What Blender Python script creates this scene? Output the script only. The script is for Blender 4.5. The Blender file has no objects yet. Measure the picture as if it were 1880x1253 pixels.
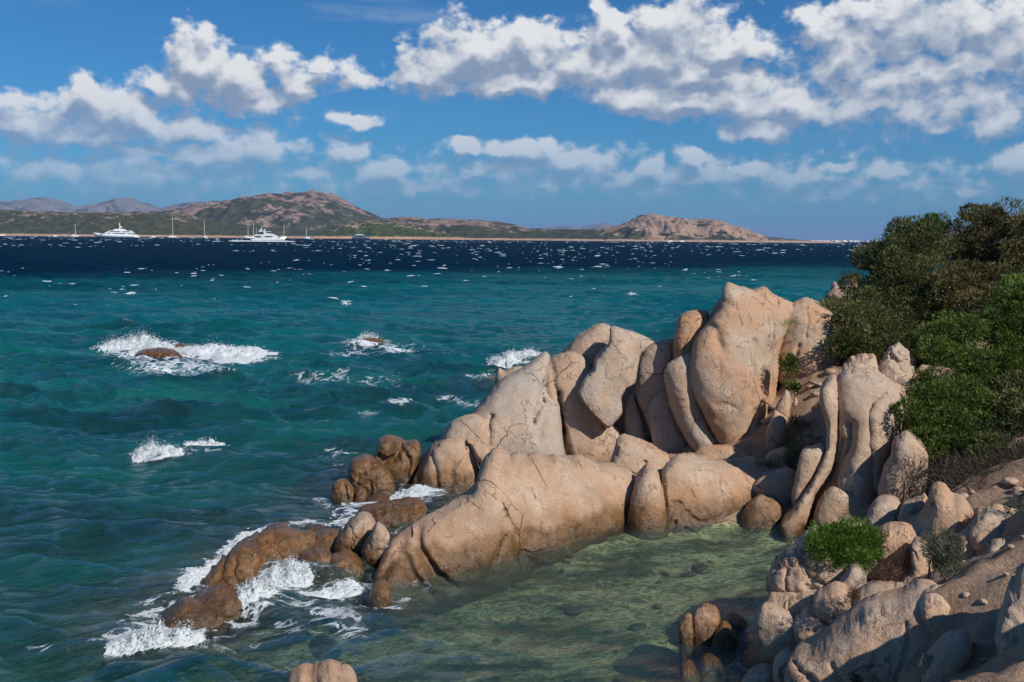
import bpy, bmesh, math, random
import numpy as np
from mathutils import Vector, Matrix, geometry

# ------------------------------------------------------------------ camera, world, sun
scene = bpy.context.scene
C = scene.collection
F_PX, CX, CY = 1828.0, 940.0, 626.5            # focal length in photo pixels, photo centre
CAM_H = 6.0
PITCH = math.atan((CY - 438.3) / F_PX)
ROLL = math.atan(0.0088)
cam_data = bpy.data.cameras.new('camera')
cam_data.sensor_width = 36.0
cam_data.lens = 36.0 * F_PX / 1880.0
cam_data.clip_start = 0.1
cam_data.clip_end = 120000.0
cam = bpy.data.objects.new('camera', cam_data)
C.objects.link(cam)
cam.location = (0, 0, CAM_H)
_R = Matrix.Rotation(math.pi / 2 - PITCH, 3, 'X') @ Matrix.Rotation(ROLL, 3, 'Z')
cam.rotation_euler = _R.to_euler()
scene.camera = cam
RM = np.array(_R)

scene.view_settings.view_transform = 'Standard'
scene.view_settings.look = 'None'
scene.view_settings.gamma = 1.0
scene.view_settings.exposure = 0.0
scene.render.engine = 'CYCLES'
cy = scene.cycles
cy.use_denoising = True
cy.max_bounces = 6
cy.diffuse_bounces = 3
cy.glossy_bounces = 2
cy.transmission_bounces = 2
cy.transparent_max_bounces = 12
cy.volume_bounces = 0
cy.caustics_reflective = False
cy.caustics_refractive = False
cy.sample_clamp_indirect = 4.0

SUN = np.array((0.605, -0.45, 0.66)); SUN = SUN / np.linalg.norm(SUN)
SUN_STRENGTH = 4.8
SKY_STRENGTH = 0.085
SKY_TINT = (0.175, 0.61, 1.00, 1.0)


def rays(px, py):
    """direction of view through photo pixels, world space"""
    px = np.asarray(px, float); py = np.asarray(py, float)
    d = np.stack([(px - CX) / F_PX, -(py - CY) / F_PX, -np.ones_like(px)], -1)
    return d @ RM.T


def at(px, py, Y):
    d = rays(px, py)
    t = np.asarray(Y) / d[..., 1]
    return np.array((0, 0, CAM_H)) + d * t[..., None]


def W(px, py):
    """distance Y at which the water surface is seen at a pixel"""
    d = rays(px, py)
    t = -CAM_H / d[..., 2]
    return float(d[..., 1] * t)


def project(P):
    q = (P - np.array((0, 0, CAM_H))) @ RM
    q2 = np.maximum(-q[..., 2], 1e-3)
    return CX + F_PX * q[..., 0] / q2, CY - F_PX * q[..., 1] / q2


class NT:
    """small helper to write node trees"""
    def __init__(self, tree):
        self.t = tree; self.nodes = tree.nodes; self.links = tree.links

    def n(self, typ, ins=None, **props):
        nd = self.nodes.new(typ)
        for k, v in props.items():
            setattr(nd, k, v)
        for k, v in (ins or {}).items():
            s = nd.inputs[k]
            if isinstance(v, bpy.types.NodeSocket):
                self.links.new(v, s)
            else:
                s.default_value = v
        return nd

    def m(self, op, a, b=None, c=None, clamp=False):
        ins = {0: a}
        if b is not None: ins[1] = b
        if c is not None: ins[2] = c
        return self.n('ShaderNodeMath', ins, operation=op, use_clamp=clamp).outputs[0]

    def v(self, op, a, b=None, c=None):
        ins = {0: a}
        if b is not None: ins[1] = b
        if c is not None: ins[2] = c
        nd = self.n('ShaderNodeVectorMath', ins, operation=op)
        return nd.outputs[1] if op in ('LENGTH', 'DOT_PRODUCT', 'DISTANCE') else nd.outputs[0]

    def mix(self, f, a, b, blend='MIX'):
        nd = self.n('ShaderNodeMix', data_type='RGBA', blend_type=blend)
        for i, v in ((0, f), (6, a), (7, b)):
            if isinstance(v, bpy.types.NodeSocket): self.links.new(v, nd.inputs[i])
            else: nd.inputs[i].default_value = v
        return nd.outputs[2]

    def fmix(self, f, a, b):
        return self.n('ShaderNodeMix', {0: f, 2: a, 3: b}, data_type='FLOAT').outputs[0]

    def ss(self, x, a, b, lo=0.0, hi=1.0):
        return self.n('ShaderNodeMapRange', {0: x, 1: a, 2: b, 3: lo, 4: hi}, interpolation_type='SMOOTHSTEP').outputs[0]

    def lin(self, x, a, b, lo=0.0, hi=1.0):
        return self.n('ShaderNodeMapRange', {0: x, 1: a, 2: b, 3: lo, 4: hi}).outputs[0]

    def noise(self, vec, scale, detail=4.0, rough=0.5, dist=0.0, lac=2.0):
        return self.n('ShaderNodeTexNoise', {'Vector': vec, 'Scale': scale, 'Detail': detail, 'Roughness': rough,
                                             'Distortion': dist, 'Lacunarity': lac})

    def voro(self, vec, scale, feature='F1', detail=0.0, rand=1.0):
        return self.n('ShaderNodeTexVoronoi', {'Vector': vec, 'Scale': scale, 'Detail': detail, 'Randomness': rand}, feature=feature)

    def sep(self, v):
        return self.n('ShaderNodeSeparateXYZ', {0: v}).outputs

    def comb(self, x=0.0, y=0.0, z=0.0):
        return self.n('ShaderNodeCombineXYZ', {0: x, 1: y, 2: z}).outputs[0]


def rgb(r, g, b): return (r, g, b, 1.0)


# ---- the sky: Nishita air with cumulus, folded so that the same cloudscape runs on all round
FOLD = 0.52


def azel(px, py):
    d = rays(px, py)
    d = d / np.linalg.norm(d, axis=-1, keepdims=True)
    return float(np.arctan2(d[..., 0], d[..., 1])), float(np.arcsin(d[..., 2]))


# cloud lobes: photo x, y, half-width, half-height (measured), density weight
LOBES = [
    (880, 100, 140, 66, 1.0), (790, 135, 85, 44, .95), (985, 95, 90, 62, 1.0), (950, 150, 130, 36, .9), (1105, 60, 62, 52, 1.0), (1100, 120, 130, 56, .95),
    (1235, 45, 100, 72, 1.0), (1190, 110, 120, 60, 1.0), (1330, 95, 115, 50, 1.0), (1290, 140, 130, 45, .9), (1170, 180, 110, 34, 1.0), (1260, 190, 90, 34, .95),
    (1360, 185, 120, 44, .9), (1450, 195, 90, 40, .85), (1400, 238, 95, 26, .9), (1500, 60, 56, 56, .95), (1560, 95, 90, 60, .7),
    (1680, 60, 130, 80, .62), (1800, 40, 140, 60, .66), (1860, 95, 90, 70, .62), (1600, 140, 140, 46, .6), (1750, 130, 140, 46, .55),
    (1820, 222, 60, 32, .9), (1730, 234, 36, 14, .7), (1640, 20, 120, 46, .8),
    (370, 118, 72, 60, 1.0), (430, 150, 76, 48, .95), (320, 158, 66, 38, .9), (345, 95, 36, 36, .8), (460, 190, 110, 30, .6), (520, 120, 42, 34, .75), (600, 122, 62, 30, .75),
    (545, 160, 60, 26, .85), (660, 142, 60, 26, .65), (200, 205, 92, 56, 1.0), (150, 178, 46, 34, .9), (268, 222, 56, 36, .95), (48, 232, 58, 42, 1.0),
    (105, 205, 66, 34, .8), (30, 185, 50, 24, .6), (345, 232, 70, 36, .75), (170, 250, 150, 26, .75), (465, 272, 105, 40, .85), (380, 288, 80, 28, .8), (270, 285, 130, 26, .6),
    (650, 216, 48, 18, .9), (640, 278, 50, 36, .75), (700, 315, 74, 20, .85), (850, 268, 46, 20, .95), (960, 275, 90, 26, .85), (1050, 295, 100, 30, .8),
    (900, 305, 120, 24, .6), (1190, 308, 46, 24, .95), (1280, 294, 46, 20, .9), (1300, 325, 70, 20, .7), (1380, 312, 60, 18, .7), (1460, 330, 70, 22, .65),
    (1540, 308, 44, 12, .8), (1625, 314, 42, 20, .75), (1865, 300, 46, 28, .95), (1775, 356, 34, 10, .8), (110, 312, 130, 26, .5), (300, 315, 110, 22, .5),
    (220, 330, 60, 16, .7), (560, 322, 70, 14, .5), (770, 345, 90, 16, .5), (1000, 340, 120, 16, .5), (1150, 325, 560, 46, .42), (250, 320, 420, 60, .45), (700, 340, 380, 34, .36), (1650, 345, 320, 36, .34), (1680, 190, 260, 56, .52), (1560, 205, 140, 34, .6), (1220, 350, 120, 14, .45), (1500, 360, 120, 14, .4),
]


def build_world():
    w = bpy.data.worlds.new('World')
    scene.world = w
    w.use_nodes = True
    w.node_tree.nodes.clear()
    el = math.asin(SUN[2]); az = math.atan2(SUN[0], SUN[1])

    g = bpy.data.node_groups.new('cloud_field', 'ShaderNodeTree')
    g.interface.new_socket('Vector', in_out='INPUT', socket_type='NodeSocketVector')
    g.interface.new_socket('Field', in_out='OUTPUT', socket_type='NodeSocketFloat')
    g.interface.new_socket('Soft', in_out='OUTPUT', socket_type='NodeSocketFloat')
    k = NT(g)
    gi = k.n('NodeGroupInput').outputs[0]
    xyz = k.sep(gi)
    elv = k.m('MAXIMUM', xyz[1], 0.02)
    nv = k.v('MULTIPLY', gi, (1.0, 1.3, 0.0))

    def n2d(vec, scale, det, rg):
        return k.n('ShaderNodeTexNoise', {'Vector': vec, 'Scale': scale, 'Detail': det, 'Roughness': rg}, noise_dimensions='2D').outputs[0]
    ox = k.m('SUBTRACT', n2d(nv, 24.0, 3.0, 0.55), 0.5)
    oy = k.m('SUBTRACT', n2d(k.v('ADD', nv, (7.3, 3.1, 0.0)), 24.0, 3.0, 0.55), 0.5)
    amp = k.m('MULTIPLY', k.m('MINIMUM', elv, 0.2), 0.34)
    p = k.v('ADD', gi, k.comb(k.m('MULTIPLY', ox, amp), k.m('MULTIPLY', oy, k.m('MULTIPLY', amp, 0.8)), 0.0))
    acc = None
    for (x, y, rx, ry, wt) in LOBES:
        a, e = azel(x, y)
        ra, re = rx / F_PX * 1.06, ry / F_PX * 1.04
        q = k.v('MULTIPLY_ADD', p, (1 / ra, 1 / re, 0.0), (-a / ra, -e / re, 0.0))
        ln = k.v('LENGTH', q)
        val = k.m('MULTIPLY_ADD', ln, -wt, wt)
        acc = val if acc is None else k.n('ShaderNodeMath', {0: acc, 1: val, 2: 0.25}, operation='SMOOTH_MAX').outputs[0]
    acc = k.m('MAXIMUM', acc, -1.5)
    # round billows, finer towards the horizon
    vw = k.v('ADD', nv, k.comb(k.m('MULTIPLY', ox, 0.03), k.m('MULTIPLY', oy, 0.03), 0.0))
    b1 = k.n('ShaderNodeTexVoronoi', {'Vector': vw, 'Scale': 42.0, 'Detail': 0.0}, feature='F1', voronoi_dimensions='2D').outputs['Distance']
    b2 = k.n('ShaderNodeTexVoronoi', {'Vector': vw, 'Scale': 105.0, 'Detail': 0.0}, feature='F1', voronoi_dimensions='2D').outputs['Distance']
    n2 = n2d(nv, 60.0, 6.0, 0.6)
    soft = k.m('MULTIPLY_ADD', k.m('SUBTRACT', 0.45, b1), 0.34, acc)
    soft = k.m('MULTIPLY_ADD', k.m('SUBTRACT', 0.45, b2), 0.09, soft)
    f = k.m('MULTIPLY_ADD', k.m('SUBTRACT', n2, 0.5), 0.85, soft)
    soft = k.m('MULTIPLY_ADD', k.m('SUBTRACT', n2, 0.5), 0.22, soft)
    go = k.n('NodeGroupOutput', {0: f, 1: soft})

    t = NT(w.node_tree)
    co = t.n('ShaderNodeTexCoord').outputs['Generated']
    d = t.v('NORMALIZE', co)
    x, y, z = t.sep(d)
    az_s = t.m('ARCTAN2', x, y)
    el_s = t.m('ARCSINE', z)
    # fold azimuth into +-FOLD
    u = t.m('SUBTRACT', t.m('PINGPONG', t.m('ADD', az_s, FOLD + 8 * FOLD), 2 * FOLD), FOLD)
    uv = t.comb(u, el_s, 0.0)

    def field(dx, dy):
        nd = t.n('ShaderNodeGroup'); nd.node_tree = g
        t.links.new(uv if dx == 0 and dy == 0 else t.v('ADD', uv, (dx, dy, 0.0)), nd.inputs[0])
        return nd.outputs
    f0, s0 = field(0, 0)[:2]
    s1 = field(0.005, 0.016)[1]
    dens = t.ss(f0, -0.06, 0.42)
    # more cloud between a point and the light above it: darker
    L = t.m('MULTIPLY', t.m('SUBTRACT', s0, s1), 1.25)
    L = t.m('ADD', L, t.m('MULTIPLY', t.m('SUBTRACT', 0.34, f0), 0.22))
    L = t.ss(L, -0.40, 0.60)
    edge = t.ss(f0, 0.0, 0.42, 0.70, 1.0)
    bright = t.mix(L, rgb(0.25, 0.325, 0.455), rgb(0.84, 0.845, 0.85))
    sky = t.n('ShaderNodeTexSky', sky_type='NISHITA', sun_disc=False, sun_elevation=el, sun_rotation=az,
              altitude=0.0, air_density=1.0, dust_density=0.25, ozone_density=2.6)
    skyc = t.n('ShaderNodeBackground', {'Color': t.mix(1.0, sky.outputs[0], SKY_TINT, 'MULTIPLY'), 'Strength': SKY_STRENGTH}).outputs[0]
    cl = t.n('ShaderNodeBackground', {'Color': bright, 'Strength': 1.0}).outputs[0]
    # far clouds low over the sea are seen through more air, thin veils too
    air = t.ss(el_s, 0.015, 0.15, 0.30, 1.0)
    veil = t.m('MULTIPLY', t.ss(t.noise(t.v('MULTIPLY', uv, (2.2, 16.0, 1.0)), 2.0, 5.0, 0.55).outputs[0], 0.52, 0.78), 0.20)
    veil = t.m('MULTIPLY', veil, t.ss(el_s, 0.02, 0.08))
    a = t.m('MAXIMUM', t.m('MULTIPLY', t.m('MULTIPLY', dens, air), edge), veil, clamp=True)
    a = t.m('MULTIPLY', a, t.ss(el_s, -0.002, 0.02))
    mx = t.n('ShaderNodeMixShader', {0: a, 1: skyc, 2: cl})
    out = t.n('ShaderNodeOutputWorld', {0: mx.outputs[0]})
    w.cycles.sampling_method = 'NONE'


build_world()

sun_data = bpy.data.lights.new('sun', 'SUN')
sun_data.energy = SUN_STRENGTH
sun_data.angle = math.radians(0.53)
sun_data.color = (1.0, 0.94, 0.85)
sun = bpy.data.objects.new('sun', sun_data)
C.objects.link(sun)
sun.rotation_euler = Vector(SUN).to_track_quat('Z', 'Y').to_euler()
sun.location = (20, -15, 40)

# ------------------------------------------------------------------ numpy noise and mesh helpers
rng = np.random.default_rng(7)


def _h(ix, iy, iz, seed):
    n = (ix.astype(np.int64) * 374761393 + iy.astype(np.int64) * 668265263 + iz.astype(np.int64) * 2147483647 + seed * 974711) & 0xffffffff
    n = ((n ^ (n >> 13)) * 1274126177) & 0xffffffff
    n = ((n ^ (n >> 16)) * 2246822519) & 0xffffffff
    return ((n ^ (n >> 15)) & 0xffffff) / float(0xffffff)


def vnoise(P, seed=0):
    P = np.asarray(P, float)
    i = np.floor(P).astype(np.int64); f = P - i
    u = f * f * f * (f * (f * 6 - 15) + 10)
    r = 0
    for a in (0, 1):
        wx = u[..., 0] if a else 1 - u[..., 0]
        for b in (0, 1):
            wy = u[..., 1] if b else 1 - u[..., 1]
            for c in (0, 1):
                wz = u[..., 2] if c else 1 - u[..., 2]
                r = r + wx * wy * wz * _h(i[..., 0] + a, i[..., 1] + b, i[..., 2] + c, seed)
    return r * 2 - 1


def fbm(P, octaves=4, seed=0, gain=0.5, lac=2.03):
    r = 0; a = 1.0; P = np.asarray(P, float)
    for o in range(octaves):
        r = r + a * vnoise(P, seed + o * 17)
        P = P * lac + 11.3; a *= gain
    return r


def xy0(x, y, z=0.0):
    x, y = np.broadcast_arrays(np.asarray(x, float), np.asarray(y, float))
    return np.stack([x, y, np.full_like(x, z)], -1)


def sstep(x, a, b):
    t = np.clip((x - a) / (b - a), 0, 1)
    return t * t * (3 - 2 * t)


def mesh_from(name, verts, faces, mat=None, smooth=True):
    """faces: (n,3) or (n,4) int array"""
    me = bpy.data.meshes.new(name)
    verts = np.asarray(verts, np.float32); faces = np.asarray(faces, np.int32)
    me.vertices.add(len(verts)); me.vertices.foreach_set('co', verts.ravel())
    k = faces.shape[1]
    me.loops.add(faces.size); me.loops.foreach_set('vertex_index', faces.ravel())
    me.polygons.add(len(faces))
    me.polygons.foreach_set('loop_start', np.arange(0, faces.size, k, dtype=np.int32))
    me.polygons.foreach_set('loop_total', np.full(len(faces), k, np.int32))
    if smooth:
        me.polygons.foreach_set('use_smooth', np.ones(len(faces), bool))
    me.update(calc_edges=True)
    me.validate()
    if mat: me.materials.append(mat)
    return me


def fattr(me, name, vals):
    a = me.attributes.new(name, 'FLOAT', 'POINT')
    a.data.foreach_set('value', np.asarray(vals, np.float32))


def link(name, me, parent=None, loc=None):
    o = bpy.data.objects.new(name, me)
    C.objects.link(o)
    if parent is not None: o.parent = parent
    if loc is not None: o.location = loc
    return o


def tag(o, label=None, cat=None, group=None, kind=None):
    if label: o['label'] = label
    if cat: o['category'] = cat
    if group: o['group'] = group
    if kind: o['kind'] = kind
    return o


def empty(name, loc):
    o = bpy.data.objects.new(name, None)
    C.objects.link(o); o.location = loc
    o.empty_display_size = 0.2
    return o


def grid_faces(nr, nc):
    i = np.arange(nr * nc).reshape(nr, nc)
    return np.stack([i[:-1, :-1].ravel(), i[:-1, 1:].ravel(), i[1:, 1:].ravel(), i[1:, :-1].ravel()], -1)


def new_mat(name):
    m = bpy.data.materials.new(name)
    m.use_nodes = True
    m.node_tree.nodes.clear()
    return m, NT(m.node_tree)


def simple_mat(name, col, rough=0.6, spec=0.4, metal=0.0, var=0.12, scale=3.0):
    m, t = new_mat(name)
    pos = t.n('ShaderNodeNewGeometry').outputs['Position']
    nz = t.noise(pos, scale, 4.0).outputs[0]
    c = t.mix(t.lin(nz, 0.25, 0.75), rgb(*[v * (1 - var) for v in col]), rgb(*[min(1, v * (1 + var)) for v in col]))
    p = t.n('ShaderNodeBsdfPrincipled', {'Base Color': c, 'Roughness': rough, 'Metallic': metal, 'Specular IOR Level': spec})
    t.n('ShaderNodeOutputMaterial', {0: p.outputs[0]})
    return m


# ------------------------------------------------------------------ materials
def rock_material():
    m, t = new_mat('granite')
    pos = t.n('ShaderNodeNewGeometry').outputs['Position']
    z = t.sep(pos)[2]
    oc = t.n('ShaderNodeObjectInfo').outputs['Color']      # r: rust, g: grey, b: wet height
    sc = t.n('ShaderNodeSeparateColor', {0: oc}).outputs
    big = t.noise(pos, 0.55, 5.0, 0.6).outputs[0]
    mid = t.noise(t.v('ADD', pos, (13.0, 5.0, 2.0)), 1.6, 6.0, 0.62).outputs[0]
    mid2 = t.noise(t.v('ADD', pos, (3.0, 25.0, 7.0)), 0.9, 5.0, 0.6).outputs[0]
    tan = t.mix(t.ss(mid, 0.35, 0.68), rgb(0.47, 0.340, 0.240), rgb(0.585, 0.455, 0.345))
    rust = t.m('MULTIPLY', t.ss(mid2, 0.36, 0.60), sc[0])
    c = t.mix(rust, tan, rgb(0.54, 0.300, 0.165))
    grey = t.m('MULTIPLY', t.ss(big, 0.34, 0.60), t.m('MINIMUM', sc[1], 1.0))
    c = t.mix(grey, c, rgb(0.45, 0.395, 0.345))
    # granite grain
    gr = t.noise(pos, 55.0, 3.0, 0.7).outputs[0]
    c = t.mix(t.ss(gr, 0.3, 0.72), t.mix(1.0, c, rgb(0.80, 0.77, 0.74), 'MULTIPLY'), t.mix(1.0, c, rgb(1.12, 1.11, 1.10), 'MULTIPLY'))
    gr2 = t.noise(pos, 19.0, 4.0, 0.7).outputs[0]
    c = t.mix(t.ss(gr2, 0.36, 0.66, 0.0, 0.30), c, t.mix(1.0, c, rgb(0.62, 0.56, 0.50), 'MULTIPLY'))
    # pits
    vd = t.voro(pos, 7.5)
    pit = t.m('MULTIPLY', t.ss(vd.outputs['Distance'], 0.16, 0.05), t.ss(t.noise(pos, 1.7, 3.0).outputs[0], 0.50, 0.62))
    c = t.mix(t.m('MULTIPLY', pit, 0.75), c, rgb(0.10, 0.06, 0.04))
    # thin veins and dark streaks
    vv = t.noise(t.v('MULTIPLY', pos, (1.0, 1.0, 0.45)), 1.9, 7.0, 0.62).outputs[0]
    vein = t.ss(t.m('ABSOLUTE', t.m('SUBTRACT', vv, 0.5)), 0.012, 0.0)
    vein = t.m('MULTIPLY', vein, t.ss(mid, 0.46, 0.58))
    c = t.mix(t.m('MULTIPLY', vein, 0.65), c, rgb(0.16, 0.09, 0.055))
    # joints
    wv = t.v('ADD', pos, t.v('MULTIPLY', t.v('SUBTRACT', t.noise(pos, 1.3, 4.0).outputs['Color'], (0.5, 0.5, 0.5)), (0.45, 0.45, 0.45)))
    jt = t.n('ShaderNodeTexVoronoi', {'Vector': t.v('MULTIPLY', wv, (1.0, 1.0, 0.62)), 'Scale': 0.62}, feature='DISTANCE_TO_EDGE').outputs['Distance']
    joint = t.m('MULTIPLY', t.ss(jt, 0.011, 0.003), t.ss(mid2, 0.50, 0.60))
    c = t.mix(t.m('MULTIPLY', joint, 0.6), c, rgb(0.12, 0.075, 0.05))
    # grey-black lichen crust and rain streaks
    lk = t.m('MULTIPLY', t.ss(t.noise(t.v('MULTIPLY', pos, (1.0, 1.0, 0.35)), 3.1, 7.0, 0.72).outputs[0], 0.54, 0.66), t.ss(t.noise(pos, 0.8, 3.0).outputs[0], 0.48, 0.60))
    c = t.mix(t.m('MULTIPLY', lk, 0.48), c, rgb(0.17, 0.155, 0.14))
    # pale lichen
    li = t.m('MULTIPLY', t.ss(t.noise(pos, 5.0, 6.0, 0.7).outputs[0], 0.60, 0.68), t.ss(big, 0.5, 0.62))
    c = t.mix(t.m('MULTIPLY', li, 0.45), c, rgb(0.60, 0.52, 0.40))
    # algae-brown tide zone
    tide = t.m('SUBTRACT', t.m('ADD', z, t.m('MULTIPLY', t.m('SUBTRACT', mid, 0.5), 0.7)), sc[2])
    wet = t.ss(tide, 0.34, 0.04)
    stain = t.ss(tide, 0.75, 0.10, 0.0, 0.6)
    c = t.mix(stain, c, t.mix(1.0, c, rgb(0.60, 0.43, 0.28), 'MULTIPLY'))
    c = t.mix(t.m('MULTIPLY', wet, 0.88), c, t.mix(t.ss(t.m('ADD', z, t.m('MULTIPLY', gr2, 0.25)), 0.10, 0.42), rgb(0.060, 0.030, 0.010), t.mix(mid, rgb(0.24, 0.105, 0.022), rgb(0.14, 0.070, 0.026))))
    weed = t.m('MULTIPLY', wet, t.ss(t.noise(pos, 4.5, 7.0, 0.75).outputs[0], 0.46, 0.62))
    c = t.mix(t.m('MULTIPLY', weed, 0.62), c, rgb(0.045, 0.034, 0.012))
    c = t.mix(t.m('MULTIPLY', wet, t.ss(gr2, 0.40, 0.62, 0.0, 0.5)), c, t.mix(1.0, c, rgb(0.45, 0.42, 0.38), 'MULTIPLY'))
    rough = t.fmix(wet, 0.88, t.lin(gr2, 0.3, 0.7, 0.12, 0.45))
    bh = t.m('ADD', t.m('MULTIPLY', gr, 0.3), t.m('ADD', t.m('MULTIPLY', gr2, 0.9), t.m('MULTIPLY', mid, 2.4)))
    bh = t.m('SUBTRACT', bh, t.m('ADD', t.m('MULTIPLY', pit, 0.8), t.m('MULTIPLY', t.m('MAXIMUM', vein, t.m('MULTIPLY', joint, 2.5)), 0.6)))
    bmp = t.n('ShaderNodeBump', {'Strength': 0.75, 'Distance': 0.035, 'Height': bh})
    p = t.n('ShaderNodeBsdfPrincipled', {'Base Color': c, 'Roughness': rough, 'Specular IOR Level': t.fmix(wet, 0.2, 0.5), 'Normal': bmp.outputs[0]})
    t.n('ShaderNodeOutputMaterial', {0: p.outputs[0]})
    return m


def ground_material():
    m, t = new_mat('sandy_earth')
    pos = t.n('ShaderNodeNewGeometry').outputs['Position']
    z = t.sep(pos)[2]
    a = t.noise(pos, 0.8, 6.0, 0.6).outputs[0]
    b = t.noise(pos, 9.0, 6.0, 0.7).outputs[0]
    g = t.noise(pos, 60.0, 2.0, 0.6).outputs[0]
    land = t.mix(t.ss(a, 0.35, 0.65), rgb(0.36, 0.225, 0.145), rgb(0.46, 0.315, 0.215))
    land = t.mix(t.ss(b, 0.35, 0.7, 0.0, 0.6), land, rgb(0.24, 0.145, 0.095))
    st = t.voro(pos, 11.0)
    land = t.mix(t.m('MULTIPLY', t.ss(st.outputs['Distance'], 0.34, 0.22), t.ss(b, 0.45, 0.6)), land, rgb(0.50, 0.38, 0.28))
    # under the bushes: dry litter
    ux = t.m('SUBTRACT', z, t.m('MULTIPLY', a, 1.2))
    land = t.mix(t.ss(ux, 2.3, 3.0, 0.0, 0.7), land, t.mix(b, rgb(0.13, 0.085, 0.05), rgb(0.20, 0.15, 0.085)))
    # sea bed: sand, weed patches and boulders
    sw = t.noise(t.v('MULTIPLY', pos, (0.55, 1.5, 1.0)), 1.1, 6.0, 0.65).outputs[0]
    bed = t.mix(t.ss(sw, 0.40, 0.58), rgb(0.12, 0.115, 0.055), rgb(0.56, 0.49, 0.30))
    rp = t.noise(t.v('MULTIPLY', pos, (1.0, 2.0, 1.0)), 4.2, 5.0, 0.8, 1.4).outputs[0]  # weed mottling that also paints the water's rippled light and dark into the bed
    bed = t.mix(t.ss(rp, 0.42, 0.58, 0.0, 0.92), bed, t.mix(1.0, bed, rgb(0.20, 0.22, 0.14), 'MULTIPLY'))
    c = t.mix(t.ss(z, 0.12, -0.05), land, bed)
    bmp = t.n('ShaderNodeBump', {'Strength': 0.8, 'Distance': 0.05, 'Height': t.m('ADD', t.m('MULTIPLY', b, 1.5), t.m('MULTIPLY', g, 0.4))})
    p = t.n('ShaderNodeBsdfPrincipled', {'Base Color': c, 'Roughness': 0.95, 'Specular IOR Level': 0.15, 'Normal': bmp.outputs[0]})
    t.n('ShaderNodeOutputMaterial', {0: p.outputs[0]})
    return m


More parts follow.
